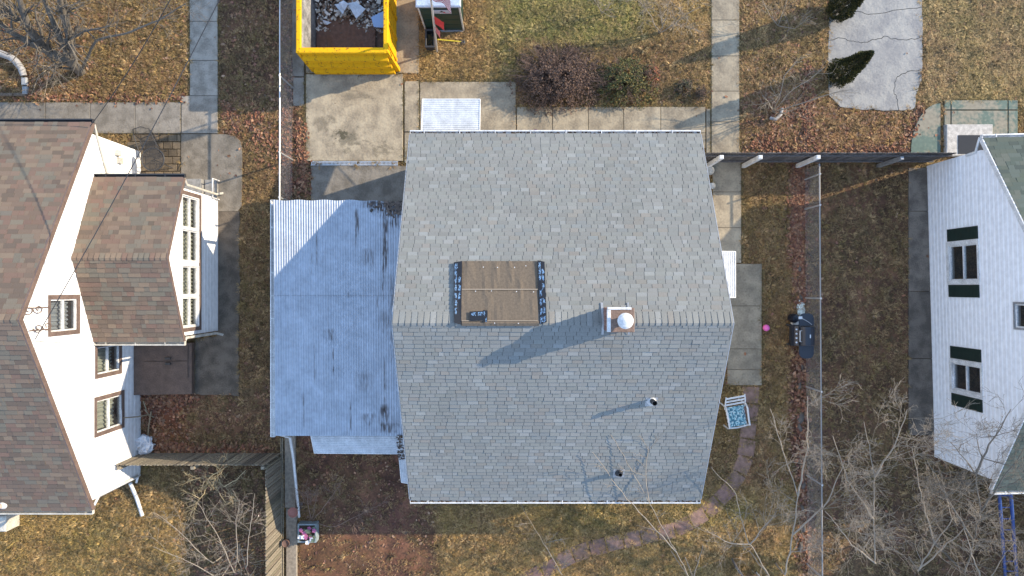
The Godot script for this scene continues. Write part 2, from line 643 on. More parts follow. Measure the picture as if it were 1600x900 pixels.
func grass_and_leaves():
	var gt := [Color(.46, .335, .165), Color(.30, .22, .085), Color(.19, .16, .05), Color(.34, .225, .11)]
	scatter("dry_grass", "short dry straw and olive grass covering the winter lawns", "grass", tuft_mesh(1, 9, 0.06), 70000, g_grass, 101, gt, 0.6, 0.7, 1.5, -0.02)
	scatter("matted_grass", "fine matted dead grass blades lying over the bare soil", "grass", tuft_mesh(2, 7, 0.085), 50000, g_grass, 102, gt, 0.6, 0.6, 1.6, -0.03)
	scatter("grass_clumps", "larger pale clumps of long dead grass on the lawns", "grass", tuft_mesh(6, 16, 0.10), 9000, g_grass, 105, gt, 0.5, 0.9, 1.9, -0.02)
	var lt := [Color(.22, .095, .050), Color(.26, .135, .075), Color(.15, .070, .045), Color(.28, .18, .115), Color(.18, .08, .055)]
	scatter("fallen_leaves", "brown and orange fallen leaves lying thick along the fences", "leaves", leaf_mesh(3), 15000, g_leaf, 103, lt, 0.12, 0.35, 0.85, 0.0, true)
	scatter("leaf_litter", "small curled leaf scraps scattered over lawns and paving", "leaves", leaf_mesh(4), 16000, g_leaf, 104, lt, 0.25, 0.2, 0.5, 0.0, true)

# ---------------------------------------------------------------- paving
func paving():
	var w := struct("walkway", "pale concrete slab path along the brown-roofed house")
	var r := RandomNumberGenerator.new()
	r.seed = 77
	for q in [[-75, 0], [0, 72], [72, 142], [142, 212], [212, 283]]:
		slab(w, "paving_slab", q[0], 160, q[1], 209, M.concrete_grey, 0.035 + r.randf() * 0.008, 0.006, r.randf_range(0.62, 0.72))
	for q in [[-100, -30], [-30, 34], [34, 95], [95, 150], [150, 209]]:
		slab(w, "paving_slab", 297 if q[1] < 200 else 284, q[0], 341, q[1], M.concrete_grey, 0.035 + r.randf() * 0.008, 0.006, r.randf_range(1.7, 1.9) if q[1] < 200 else 0.85)
	var pt := struct("patio", "grey concrete patio slab with a rounded corner")
	var mb := MB.new()
	var pl := gp([[284, 210], [352, 210], [368, 213], [377, 222], [379, 240], [378, 322], [372, 330], [284, 330]])
	mb.col = Color(.62, .60, .57)
	mb.poly(pl, -0.05, 0.04)
	cover(pl)
	part(pt, "paving_slab", mb, M.concrete_grey)
	var ap := struct("path", "dark worn blacktop path beside the brown-roofed house wing")
	mb = MB.new()
	pl = ragged([[304, 329], [374, 329], [375, 440], [373, 540], [374, 618], [303, 616], [306, 530], [338, 525], [340, 332]], 0.05, 3)
	mb.col = Color(.62, .60, .57)
	mb.poly(pl, -0.05, 0.025)
	cover(pl)
	part(ap, "blacktop", mb, M.concrete_dark)
	# small brown pavers under the wire furniture
	var bp := struct("paver_terrace", "small brown stone pavers between the concrete paths")
	var pm := mat(.20, .15, .095, .95, grain(13, 0.008, 0.66, 1.0, 0.06, 1024, 0.05), 0.5, null, 0.0, true)
	var row := 0
	var y := 210.0
	while y < 284.0:
		var x: float = 206.0 - (7.0 if row % 2 else 0.0)
		while x < 282.0:
			var t := r.randf_range(0.5, 1.25)
			slab(bp, "paver", x, y, min(x + 14.2, 283.0), y + 11.6, pm, 0.02 + r.randf() * 0.012, 0.009, t)
			x += 14.2
		y += 11.6
		row += 1
	# driveway
	var d := struct("driveway", "tan concrete driveway slabs leading under the carport")
	slab(d, "drive_slab", 478, -120, 655, 115, M.concrete, 0.03, 0.006, .80)
	slab(d, "drive_slab", 478, 116, 630, 252, M.concrete, 0.034, 0.006, 1.0)
	slab(d, "drive_slab", 457, -120, 476, 120, M.concrete_grey, 0.03, 0.008, .6)
	slab(d, "drive_slab", 458, 121, 476, 166, M.concrete_grey, 0.03, 0.008, .7)
	slab(d, "drive_slab", 632, 127, 655, 206, M.concrete, 0.032, 0.005, .92)
	slab(d, "drive_slab", 632, 207, 660, 255, M.concrete, 0.028, 0.005, .80)
	slab(d, "drive_slab", 486, 259, 640, 420, M.concrete_grey, 0.03, 0.006, .62)
	slab(d, "drive_slab", 486, 421, 660, 640, M.concrete_grey, 0.03, 0.006, .6)
	stain(d, 536, 212, .30, .24, Color(.09, .08, .05), .95, 401)
	stain(d, 545, 218, .75, .55, Color(.20, .175, .13), .5, 402, .0375)
	stain(d, 505, 190, .5, .6, Color(.22, .19, .14), .4, 403, .038)
	stain(d, 600, 235, .6, .35, Color(.20, .17, .12), .45, 404, .0378)
	stain(d, 560, 150, .8, .3, Color(.24, .21, .16), .4, 405, .0376)
	var gr := placed("drain_grate", "long steel slotted drain grate across the driveway by carport", "drain", g(552, 255))
	mb = MB.new()
	mb.span(g(486, 252.4) + Vector3(0, -0.04, 0), g(622, 253.3, 0.0) + Vector3(0, 0.04, 0))
	mb.span(g(486, 257.7) + Vector3(0, -0.04, 0), g(622, 258.6) + Vector3(0, 0.04, 0))
	part(gr, "frame", mb, M.galvanised)
	var bar := MB.new()
	bar.box(Vector3.ZERO, Vector3(0.018, 0.03, 0.09))
	var bm := bar.mesh()
	for i in 66:
		part(gr, "bar", bm, M.galvanised, Transform3D(Basis.IDENTITY, g(487.5 + i * 2.05, 255.5) + Vector3(0, 0.02, 0)))
	mb = MB.new()
	mb.span(g(486, 253.4) + Vector3(0, -0.06, 0), g(622, 257.6) + Vector3(0, -0.02, 0))
	part(gr, "channel", mb, M.deck_dark)
	# front walk
	var f := struct("walkway", "tan concrete slab walk along the front of grey-roofed house")
	slab(f, "paving_slab", 656, 128, 806, 206, M.concrete, 0.036, 0.005, .88)
	for q in [[807, 863], [863, 919], [919, 974], [974, 1032], [1032, 1102]]:
		slab(f, "paving_slab", q[0], 167, q[1], 208, M.concrete, 0.034 + r.randf() * 0.008, 0.007, r.randf_range(.78, .92))
	slab(f, "paving_slab", 656, 208, 1102, 232, M.concrete, 0.03, 0.006, .8)
	slab(f, "paving_slab", 1103, 170, 1110, 250, M.concrete, 0.03, 0.006, .75)
	var e := struct("walkway", "straight pale concrete walk running towards the street")
	for q in [[-110, -40], [-40, 32], [32, 88], [88, 143], [143, 191], [191, 243]]:
		slab(e, "paving_slab", 1111, q[0], 1155, q[1], M.concrete, 0.034 + r.randf() * 0.008, 0.006, r.randf_range(.80, .94))
	for q in [[243, 300], [300, 356], [356, 411]]:
		slab(e, "paving_slab", 1113, q[0], 1158, q[1], M.concrete, 0.03 + r.randf() * 0.006, 0.005, r.randf_range(.88, 1.0))
	for q in [[412, 478], [478, 545], [545, 577], [577, 602]]:
		slab(e, "paving_slab", 1136, q[0], 1190, q[1], M.concrete, 0.03 + r.randf() * 0.006, 0.005, r.randf_range(.70, .80))
	# stepping stones
	var ss := struct("stepping_path", "curving garden path of square reddish paving stones")
	var cv := Curve3D.new()
	for q in [[1173, 612], [1172, 640], [1169, 668], [1167, 695], [1163, 720], [1152, 744], [1136, 768], [1112, 792], [1086, 812], [1056, 827], [1022, 835], [988, 842], [952, 850], [920, 858], [892, 868], [868, 882], [846, 893], [820, 908], [790, 922]]:
		cv.add_point(g(q[0], q[1]))
	var sm := mat(.32, .195, .150, .95, grain(13, 0.008, 0.66, 1.0, 0.06, 1024, 0.05), 0.6, null, 0.0, true)
	var L := cv.get_baked_length()
	var at := 0.1
	var prev := Vector3.ZERO
	while at < L - 0.3:
		var p := cv.sample_baked(at)
		var q := cv.sample_baked(at + 0.2)
		var ang := atan2(q.x - p.x, q.z - p.z) + r.randf_range(-.06, .06)
		var b := Basis(Vector3.UP, ang) * Basis(Vector3.RIGHT, r.randf_range(-.02, .02))
		mb = MB.new()
		var t := r.randf_range(.75, 1.2)
		mb.col = Color(t, t * r.randf_range(.92, 1.05), t)
		var wd := r.randf_range(.23, .26)
		mb.bevel(Vector3(-wd, -0.05, -0.25), Vector3(wd, 0.025 + r.randf() * .015, 0.25), 0.02)
		part(ss, "stepping_stone", mb, sm, Transform3D(b, p))
		var cc := []
		for k in [[-.15, -.16], [.15, -.16], [.15, .16], [-.15, .16]]:
			var v := p + b * Vector3(k[0], 0, k[1])
			cc.append(Vector2(v.x, v.z))
		cover(cc)
		at += 0.535
	# right neighbour: pad, side strip, green patio
	var pad := struct("parking_pad", "pale worn blacktop parking pad with ragged edges")
	mb = MB.new()
	pl = ragged([[1300, -120], [1438, -120], [1441, 60], [1440, 120], [1430, 148], [1428, 168], [1410, 174], [1360, 172], [1312, 167], [1296, 150], [1293, 110], [1294, 50]], 0.06, 5)
	# settled cracks split the sheet
	var sheets := [PackedVector2Array(pl)]
	for q in [[[1280, 66], [1310, 60], [1345, 68], [1380, 58], [1412, 64], [1455, 55]], [[1404, 185], [1402, 160], [1396, 142], [1398, 122], [1420, 112], [1455, 106]], [[1280, 20], [1320, 14], [1360, 24], [1455, 8]]]:
		var ln := PackedVector2Array(ragged(q, .12, 12, .1).slice(0, -1))
		var tail := gp([q[q.size() - 1]])
		ln = PackedVector2Array()
		for i in q.size() - 1:
			var A := g(q[i][0], q[i][1])
			var B := g(q[i + 1][0], q[i + 1][1])
			for j in 8:
				var P := A.lerp(B, j / 8.0) + Vector3(r.randf_range(-.03, .03), 0, r.randf_range(-.03, .03))
				ln.append(Vector2(P.x, P.z))
		ln.append(tail[0])
		var strip := Geometry2D.offset_polyline(ln, .009)
		var nxt := []
		for s in sheets:
			var got := [s]
			for t in strip:
				var more := []
				for u in got:
					for v in Geometry2D.clip_polygons(u, t):
						if not Geometry2D.is_polygon_clockwise(v): more.append(v)
				got = more
			nxt.append_array(got)
		sheets = nxt
	for s in sheets:
		mb = MB.new()
		mb.poly(Array(s), -0.05, 0.03)
		part(pad, "blacktop", mb, M.asphalt_pale)
	for s in Geometry2D.offset_polygon(PackedVector2Array(pl), -.07):
		cover(Array(s))
	var sw := struct("walkway", "narrow concrete strip at the foot of white siding house")
	for q in [[262, 330], [330, 455], [455, 560], [560, 680]]:
		slab(sw, "paving_slab", 1419, q[0], 1462, q[1], M.concrete_dark, 0.03, 0.006, r.randf_range(.75, .95) if q[0] < 400 else .6)
	var gm := mat(1, 1, 1, .85, green_paint(), 0.22, null, 0.0, true)
	gm.uv1_triplanar = true
	var gpz := struct("patio", "concrete patio with peeling green paint and a curved wing")
	for q in [[1474, 157, 1484, 172], [1485, 157, 1573, 172], [1574, 157, 1589, 172], [1474, 173, 1484, 240], [1485, 173, 1573, 240], [1574, 173, 1589, 240]]:
		slab(gpz, "patio_slab", q[0], q[1], q[2], q[3], gm, 0.05, 0.006, r.randf_range(.9, 1.1))
	mb = MB.new()
	pl = []
	for i in 13:
		var a := lerpf(0.0, PI / 2.0, i / 12.0)
		var p := g(1468 - 46 * sin(a), 240 - 78 * cos(a))
		pl.append(Vector2(p.x, p.z))
	var p2 := g(1468, 240)
	pl.append(Vector2(p2.x, p2.z))
	mb.poly(pl, -0.05, 0.05)
	cover(pl)
	part(gpz, "patio_slab", mb, gm)
	var so := placed("door_stoop", "white painted concrete stoop with dark doormat on green patio", "stoop", g(1510, 215))
	mb = MB.new()
	mb.bevel(g(1474, 196), g(1546, 245) + Vector3(0, 0.16, 0), 0.02)
	part(so, "step", mb, mat(.60, .57, .53, .9, grain(13, 0.008, 0.66, 1.0, 0.06, 1024, 0.05), 0.7))
	mb = MB.new()
	mb.bevel(g(1492, 213) + Vector3(0, 0.16, 0), g(1534, 242) + Vector3(0, 0.178, 0), 0.004)
	part(so, "doormat", mb, mat(.03, .035, .045, .95, grain(11, 0.05, 0.80, 1.0, 0.05), 2.0))
	# concrete and timber border beside the shed fence
	var kb := placed("garden_border", "long weathered timber and concrete border beside board fence", "border", g(455, 800))
	mb = MB.new()
	mb.bevel(g(446, 676), g(463, 792) + Vector3(0, 0.10, 0), 0.02)
	mb.bevel(g(448, 793), g(465, 1000) + Vector3(0, 0.09, 0), 0.02)
	part(kb, "kerb", mb, mat(.33, .28, .22, .95, grain(13, 0.008, 0.66, 1.0, 0.06, 1024, 0.05), 0.9))
	cover_rect(g(446, 676).x, g(446, 676).z, g(465, 0).x, 12.0)
	for k in 2:
		mb = MB.new()
		mb.tube([g(440 + k * 2.6, 684) + Vector3(0, .06, 0), g(440.5 + k * 2.6, 800) + Vector3(0, .05, 0), g(441 + k * 2.6, 1000) + Vector3(0, .06, 0)], [.02, .02, .02], 6)
		part(kb, "pole", mb, M.fence_wood)

func two_tone(sd: int, a: Color, b: Color, freq: float, freq2: float, speck: float) -> ImageTexture:
	var n := 1024
	var x := noise_image(sd, freq, n, 5).get_data()
	var y := noise_image(sd + 1, freq2, n, 4).get_data()
	var r := RandomNumberGenerator.new()
	r.seed = sd
	var o := PackedByteArray()
	o.resize(n * n * 3)
	for i in n * n:
		var t := clampf((x[i] / 255.0 - .5) * 1.7 + .5 + (y[i] / 255.0 - .5) * .8, 0.0, 1.0)
		var c := b.lerp(a, t)
		var f := 1.0 + r.randf_range(-speck, speck) * 2.0
		if y[i] < 48: f *= .82
		c = Color(c.r * f, c.g * f, c.b * f).linear_to_srgb()
		o[i * 3] = clampi(int(c.r * 255), 0, 255)
		o[i * 3 + 1] = clampi(int(c.g * 255), 0, 255)
		o[i * 3 + 2] = clampi(int(c.b * 255), 0, 255)
	return ImageTexture.create_from_image(Image.create_from_data(n, n, false, Image.FORMAT_RGB8, o))

# an oil or water mark soaked into concrete
func stain(parent: Node, px: float, py: float, w: float, h: float, c: Color, strength: float, sd: int, y := 0.0385):
	var n := 128
	var im := Image.create(n, n, false, Image.FORMAT_RGBA8)
	var a := noise_image(sd, .03, n, 4).get_data()
	for j in n:
		for i in n:
			var d := Vector2(i - n / 2.0, j - n / 2.0).length() / (n / 2.0)
			var t := clampf((a[j * n + i] / 255.0 * 1.3 - d * 1.05) * 1.8, 0.0, 1.0) * strength
			var q := c.linear_to_srgb()
			q.a = t if d < .97 else 0.0
			im.set_pixel(i, j, q)
	var m := StandardMaterial3D.new()
	m.albedo_texture = ImageTexture.create_from_image(im)
	m.transparency = BaseMaterial3D.TRANSPARENCY_ALPHA
	m.roughness = .95
	m.cull_mode = BaseMaterial3D.CULL_DISABLED
	var p := g(px, py) + Vector3(0, y, 0)
	var mb := MB.new()
	mb.quad_uv(p + Vector3(-w, 0, -h), p + Vector3(w, 0, -h), p + Vector3(w, 0, h), p + Vector3(-w, 0, h), Vector3.UP)
	part(parent, "stain", mb, m)

# leaves blown together along fences and edges
func leaf_drifts():
	var r := RandomNumberGenerator.new()
	r.seed = 206
	var lm := leaf_mesh(9)
	var tones := [Color(.21, .085, .045), Color(.26, .12, .062), Color(.15, .065, .042), Color(.28, .16, .095)]
	# from, to, count, spread across (photograph positions)
	var lines := [[1247, 268, 1246, 400, 1500, 7.0], [1248, 400, 1250, 470, 450, 5.5], [1252, 545, 1255, 880, 700, 6.0], [446, 170, 452, 310, 420, 4.0], [468, 190, 478, 300, 420, 5.0], [352, 160, 374, 203, 220, 4.5], [385, 178, 430, 235, 300, 16.0], [225, 625, 300, 620, 380, 7.0], [240, 700, 420, 702, 420, 4.0], [1262, 100, 1258, 240, 420, 6.0], [1170, 225, 1270, 235, 420, 8.0], [1290, 236, 1420, 236, 380, 4.0], [1438, 165, 1410, 228, 150, 5.0], [20, 152, 290, 156, 260, 4.0]]
	var tr := []
	var cl := []
	for l in lines:
		for i in l[4]:
			var t := r.randf()
			var p := g(lerpf(l[0], l[2], t) + r.randfn(0, l[5]), lerpf(l[1], l[3], t) + r.randfn(0, l[5]))
			var s := r.randf_range(.4, .95)
			var b := Basis(Vector3(r.randf() - .5, 0, r.randf() - .5).normalized(), r.randf_range(0.0, .7)) * Basis(Vector3.UP, r.randf() * TAU).scaled(Vector3.ONE * s)
			tr.append(Transform3D(b, p + Vector3(0, .012 + r.randf() * .035 + (.035 if covered(p.x, p.z) else 0.0), 0)))
			var c: Color = tones[r.randi() % 4]
			var f := r.randf_range(.6, 1.35)
			cl.append(Color(c.r * f, c.g * f, c.b * f))
	var mm := MultiMesh.new()
	mm.transform_format = MultiMesh.TRANSFORM_3D
	mm.use_colors = true
	mm.mesh = lm
	mm.instance_count = tr.size()
	for i in tr.size():
		mm.set_instance_transform(i, tr[i])
		mm.set_instance_color(i, cl[i])
	var o := MultiMeshInstance3D.new()
	o.multimesh = mm
	o.material_override = M.leafy
	o.name = "leaf_drift"
	add_child(o)
	tag(o, "red brown leaves drifted into thick lines along fences and walls", "leaves", "", "stuff")

# weeds rooted in the joints of the paving
func joint_weeds():
	var r := RandomNumberGenerator.new()
	r.seed = 205
	var tm := tuft_mesh(5, 8, .05)
	var lines := [[477, 60, 477, 250, 150, 2.0], [472, 170, 482, 250, 90, 5.0], [631, 115, 631, 205, 40, 1.0], [655.5, 128, 655.5, 206, 50, 1.2], [486, 115.5, 630, 115.5, 60, 1.2], [650, 205, 632, 255, 60, 4.0], [656, 127, 806, 127, 90, 1.5], [807, 167, 1102, 166, 160, 1.5], [1110, 0, 1110, 250, 140, 1.2], [1156, 0, 1156, 240, 110, 1.2], [1159, 256, 1159, 410, 80, 1.2], [1191, 412, 1191, 600, 90, 1.2], [0, 209, 283, 209, 60, 1.5], [298, 0, 298, 160, 60, 1.2], [342, 0, 342, 208, 80, 1.4], [0, 160, 297, 160, 120, 1.5], [305, 530, 305, 616, 40, 1.0], [1474, 156, 1588, 156, 50, 1.2], [1470, 165, 1471, 238, 60, 1.5]]
	var tr := []
	var cl := []
	for l in lines:
		for i in l[4]:
			var t := r.randf()
			var p := g(lerpf(l[0], l[2], t) + r.randfn(0, l[5]), lerpf(l[1], l[3], t) + r.randfn(0, l[5]))
			var s := r.randf_range(.5, 1.2)
			tr.append(Transform3D(Basis(Vector3.UP, r.randf() * TAU).scaled(Vector3.ONE * s), p + Vector3(0, .012, 0)))
			var f := r.randf_range(.5, 1.3)
			cl.append(Color(.15 * f, .12 * f, .05 * f))
	var mm := MultiMesh.new()
	mm.transform_format = MultiMesh.TRANSFORM_3D
	mm.use_colors = true
	mm.mesh = tm
	mm.instance_count = tr.size()
	for i in tr.size():
		mm.set_instance_transform(i, tr[i])
		mm.set_instance_color(i, cl[i])
	var o := MultiMeshInstance3D.new()
	o.multimesh = mm
	o.material_override = M.leafy
	o.name = "joint_weeds"
	add_child(o)
	tag(o, "small dry weeds growing in the joints of the paving", "weeds", "", "stuff")

func green_paint() -> ImageTexture:
	var a := noise_image(51, 0.008, 512, 5).get_data()
	var b := noise_image(52, 0.06, 512, 4).get_data()
	var o := PackedByteArray()
	o.resize(512 * 512 * 3)
	for i in 512 * 512:
		var x := smoothstep(0.36, 0.66, a[i] / 255.0 * 0.7 + b[i] / 255.0 * 0.3)
		var c := Color(.095, .140, .118).lerp(Color(.215, .195, .150), x)
		var f := 0.8 + 0.35 * b[i] / 255.0
		c = Color(c.r * f, c.g * f, c.b * f).linear_to_srgb()
		o[i * 3] = int(c.r * 255)
		o[i * 3 + 1] = int(c.g * 255)
		o[i * 3 + 2] = int(c.b * 255)
	return ImageTexture.create_from_image(Image.create_from_data(512, 512, false, Image.FORMAT_RGB8, o))
# ---------------------------------------------------------------- houses
var unit_shingle: ArrayMesh

func shingle_basis(down: Vector3, nrm: Vector3, w: float, len: float) -> Basis:
	return Basis(Vector3.RIGHT * w, nrm, down * len)

func add_shingle(mb: MB, t: Transform3D, c: Color):
	mb.col = c
	var p := []
	for q in [Vector3(-.5, 0, -1), Vector3(.5, 0, -1), Vector3(.5, .011, 0), Vector3(-.5, .011, 0)]:
		p.append(t * q)
	var low := t * Vector3(-.5, -.001, 0)
	var low2 := t * Vector3(.5, -.001, 0)
	var up := t.basis.y.normalized()
	var dn := t.basis.z.normalized()
	var rt := t.basis.x.normalized()
	mb.quad(p[0], p[1], p[2], p[3], up)
	mb.quad(p[3], p[2], low2, low, dn)
	mb.tri(p[0], p[3], low, -rt)
	mb.tri(p[1], p[2], low2, rt)

# one roof with two slopes meeting on a ridge along x; returns the roof part
func roof(house: Node, x0: float, x1: float, ze0: float, ze1: float, zr: float, he: float, hr: float, tones: Array, laminate: bool, single: int, sd: int, cap_len: float, seen: Callable) -> MeshInstance3D:
	var r := RandomNumberGenerator.new()
	r.seed = sd
	if unit_shingle == null:
		var m0 := MB.new()
		add_shingle(m0, Transform3D.IDENTITY, Color(1, 1, 1))
		unit_shingle = m0.mesh()
	var deck := MB.new()
	for ze in [ze0, ze1]:
		var th := 0.09
		deck.hexa([Vector3(x0 + .02, hr, zr), Vector3(x1 - .02, hr, zr), Vector3(x1 - .02, he, ze), Vector3(x0 + .02, he, ze),
			Vector3(x0 + .02, hr - th, zr), Vector3(x1 - .02, hr - th, zr), Vector3(x1 - .02, he - th, ze), Vector3(x0 + .02, he - th, ze)])
	var rf := part(house, "roof", deck, M.deck_dark)
	var mats := []
	for t in tones:
		mats.append(mat(t.r, t.g, t.b, .95, grain(31, 0.09, 0.80, 1.0, 0.10), 1.3, null, 0.0, true))
	var rest := MB.new()
	var made := 0
	var patch := FastNoiseLite.new()
	patch.seed = sd
	patch.frequency = 0.5
	for side in 2:
		var ze: float = ze0 if side == 0 else ze1
		var dv := Vector3(0, he - hr, ze - zr)
		var L := dv.length()
		var down := dv / L
		var nrm := Vector3(0, absf(dv.z), (hr - he) * signf(dv.z)).normalized()
		var rows := int(round(L / (0.136 if laminate else 0.1125)))
		var e := L / rows
		var quota: int = single / 2 * (side + 1)
		for i in rows:
			# row i counted from the ridge down
			var d := (i + 1) * e + (0.02 if i == rows - 1 else 0.0)
			var butt := Vector3(0, hr, zr) + down * d + nrm * 0.004
			var x: float = x0 + (0.0 if laminate else (0.128 if i % 2 else 0.0)) + r.randf_range(-.03, .03) - 0.305
			while x < x1:
				var w: float = 0.256 if r.randf() < .6 else r.randf_range(.12, .27)
				if laminate:
					w = r.randf_range(.11, .34)
				var a: float = max(x, x0)
				var b: float = min(x + w, x1)
				x += w
				if b - a < 0.03:
					continue
				var gap: float = 0.004 if laminate else 0.012
				var ww := b - a - gap
				var at := Vector3((a + b) / 2.0, butt.y, butt.z) + down * (r.randf_range(-.004, .004) if not laminate else r.randf_range(-.008, .004))
				var lift := r.randf_range(0.0, 0.004)
				var t := Transform3D(shingle_basis(down, nrm * r.randf_range(1.1, 1.9), ww, e * 1.12), at + nrm * lift)
				var k := r.randi() % tones.size()
				if not laminate and patch.get_noise_2d(at.x, at.z * 0.6) > 0.12 and r.randf() < 0.5:
					k = mini(tones.size() - 1, k + 1)
				if made < quota and seen.call(at):
					made += 1
					part(rf, "shingle", unit_shingle, mats[k], t)
				else:
					var c: Color = tones[k]
					var f := r.randf_range(.95, 1.05) * (1.0 + .10 * patch.get_noise_2d(at.x * 1.3, at.z * .35 + 40.0))
					add_shingle(rest, t, Color(c.r * f, c.g * f, c.b * f))
	if rest.v.size() > 0:
		var o := part(rf, "shingle_field", rest, M.shingle_stuff)
		o.set_meta("kind", "stuff")
	# bent caps along the ridge
	var dt := (Vector3(0, he - hr, ze0 - zr)).normalized()
	var db := (Vector3(0, he - hr, ze1 - zr)).normalized()
	var nt := Vector3(0, absf(dt.z), -absf(dt.y))
	var nb := Vector3(0, absf(db.z), absf(db.y))
	var x := x0
	while x < x1 - .02:
		var w: float = min(0.143, x1 - x)
		var mb := MB.new()
		var a := Vector3(x + .007, hr + .036, zr)
		var b := Vector3(x + w - .007, hr + .022, zr)
		var at2 := a + dt * cap_len - nt * .004
		var bt2 := b + dt * cap_len + nt * .004
		var ab := a + db * 0.07 + nb * .002
		var bb := b + db * 0.07 + nb * .002
		mb.quad(a, b, bt2, at2, nt)
		mb.quad(a, b, bb, ab, nb)
		mb.quad(at2, bt2, bt2 - nt * .014, at2 - nt * .014, dt)
		mb.quad(ab, bb, bb - nb * .02, ab - nb * .02, db)
		mb.quad(a, at2, at2 - nt * .022, a - nt * .03, Vector3.LEFT)
		mb.tri(a, ab, ab - nb * .03, Vector3.LEFT)
		part(rf, "ridge_cap", mb, mats[r.randi() % mats.size()])
		x += 0.143
	return rf

func rake(house: Node, called: String, X: float, w: float, ze0: float, ze1: float, zr: float, he: float, hr: float, m: Material, drop := 0.12):
	for ze in [ze0, ze1]:
		var mb := MB.new()
		mb.hexa([Vector3(X - w / 2, hr + .012, zr), Vector3(X + w / 2, hr + .012, zr), Vector3(X + w / 2, he + .012, ze), Vector3(X - w / 2, he + .012, ze),
			Vector3(X - w / 2, hr - drop, zr), Vector3(X + w / 2, hr - drop, zr), Vector3(X + w / 2, he - drop, ze), Vector3(X - w / 2, he - drop, ze)])
		part(house, called, mb, m)

func gutter(house: Node, x0: float, x1: float, z: float, h: float, out: float, m: Material, step := 0.0):
	# open trough along x, out: which way it faces
	var mb := MB.new()
	var w := 0.10 * out
	mb.box(Vector3((x0 + x1) / 2, h - .09, z + w / 2), Vector3(x1 - x0, .008, .10))
	mb.box(Vector3((x0 + x1) / 2, h - .045, z + w), Vector3(x1 - x0, .10, .012))
	mb.box(Vector3((x0 + x1) / 2, h + .004, z + w - .012 * out), Vector3(x1 - x0, .012, .030))
	mb.box(Vector3((x0 + x1) / 2, h - .05, z + .006 * out), Vector3(x1 - x0, .09, .006))
	for x in [x0, x1]:
		mb.box(Vector3(x, h - .045, z + w / 2), Vector3(.01, .10, .10))
	var gt := part(house, "gutter", mb, m)
	if step > 0.0:
		var b := MB.new()
		b.box(Vector3.ZERO, Vector3(.022, .01, .115))
		var bm := b.mesh()
		var x := x0 + step * .4
		while x < x1:
			part(gt, "bracket", bm, m, Transform3D(Basis.IDENTITY, Vector3(x, h + .012, z + w / 2)))
			x += step

func cut(rects: Array, w: Array) -> Array:
	var o := []
	for q in rects:
		if w[0] >= q[1] or w[1] <= q[0] or w[2] >= q[3] or w[3] <= q[2]:
			o.append(q)
			continue
		if q[0] < w[0]: o.append([q[0], w[0], q[2], q[3]])
		if q[1] > w[1]: o.append([w[1], q[1], q[2], q[3]])
		if q[2] < w[2]: o.append([max(q[0], w[0]), min(q[1], w[1]), q[2], w[2]])
		if q[3] > w[3]: o.append([max(q[0], w[0]), min(q[1], w[1]), w[3], q[3]])
	return o

# gable wall at x = X facing f (+1 or -1), with lapped boards and real openings; holes: [z0, z1, h0, h1]
func gable_wall(house: Node, X: float, f: float, z0: float, z1: float, zr: float, he: float, hr: float, expo: float, m: Material, holes: Array, base := 0.0):
	var zl := func(h: float) -> float: return z0 if h <= he else lerpf(z0, zr, (h - he) / (hr - he))
	var zh := func(h: float) -> float: return z1 if h <= he else lerpf(z1, zr, (h - he) / (hr - he))
	var back := MB.new()
	var h := base
	var first := true
	while h < hr - .01:
		var h2: float = min(h + expo, hr)
		var board := MB.new()
		var rects := [[z0, z1, h, h2]]
		for w in holes:
			rects = cut(rects, w)
		for q in rects:
			var a: float = clampf(q[0], zl.call(q[2]), zh.call(q[2]))
			var b: float = clampf(q[1], zl.call(q[2]), zh.call(q[2]))
			var c: float = clampf(q[1], zl.call(q[3]), zh.call(q[3]))
			var d: float = clampf(q[0], zl.call(q[3]), zh.call(q[3]))
			if b - a < .01:
				continue
			# dutch lap: flat face below, bevelled in above
			var xi: float = X - f * .004
			var cuts := [q[2]]
			var hk: float = h + expo * .68
			if hk > q[2] + .004 and hk < q[3] - .004: cuts.append(hk)
			cuts.append(q[3])
			for k in cuts.size() - 1:
				var ha: float = cuts[k]
				var hb: float = cuts[k + 1]
				var xb: float = X + f * (.022 if (ha - h) / expo <= .68 else lerpf(.022, .004, ((ha - h) / expo - .68) / .32))
				var xt: float = X + f * (.022 if (hb - h) / expo <= .681 else lerpf(.022, .004, ((hb - h) / expo - .68) / .32))
				var a1 := lerpf(a, d, (ha - q[2]) / (q[3] - q[2]))
				var b1 := lerpf(b, c, (ha - q[2]) / (q[3] - q[2]))
				var a2 := lerpf(a, d, (hb - q[2]) / (q[3] - q[2]))
				var b2 := lerpf(b, c, (hb - q[2]) / (q[3] - q[2]))
				board.hexa([Vector3(xb, ha, a1), Vector3(xb, ha, b1), Vector3(xt, hb, b2), Vector3(xt, hb, a2),
					Vector3(xi, ha, a1), Vector3(xi, ha, b1), Vector3(xi, hb, b2), Vector3(xi, hb, a2)])
			var xo: float = X - f * .006
			var xe: float = X - f * .12
			back.hexa([Vector3(xo, q[2], a), Vector3(xo, q[2], b), Vector3(xo, q[3], c), Vector3(xo, q[3], d),
				Vector3(xe, q[2], a), Vector3(xe, q[2], b), Vector3(xe, q[3], c), Vector3(xe, q[3], d)])
		if board.v.size() > 0:
			part(house, "siding_board", board, m)
		h += expo
	part(house, "wall", back, M.interior)

func side_wall(house: Node, xa: float, xb: float, z: float, h: float, m: Material):
	var mb := MB.new()
	mb.span(Vector3(xa, -.02, z - .07), Vector3(xb, h, z + .07))
	part(house, "wall", mb, m)

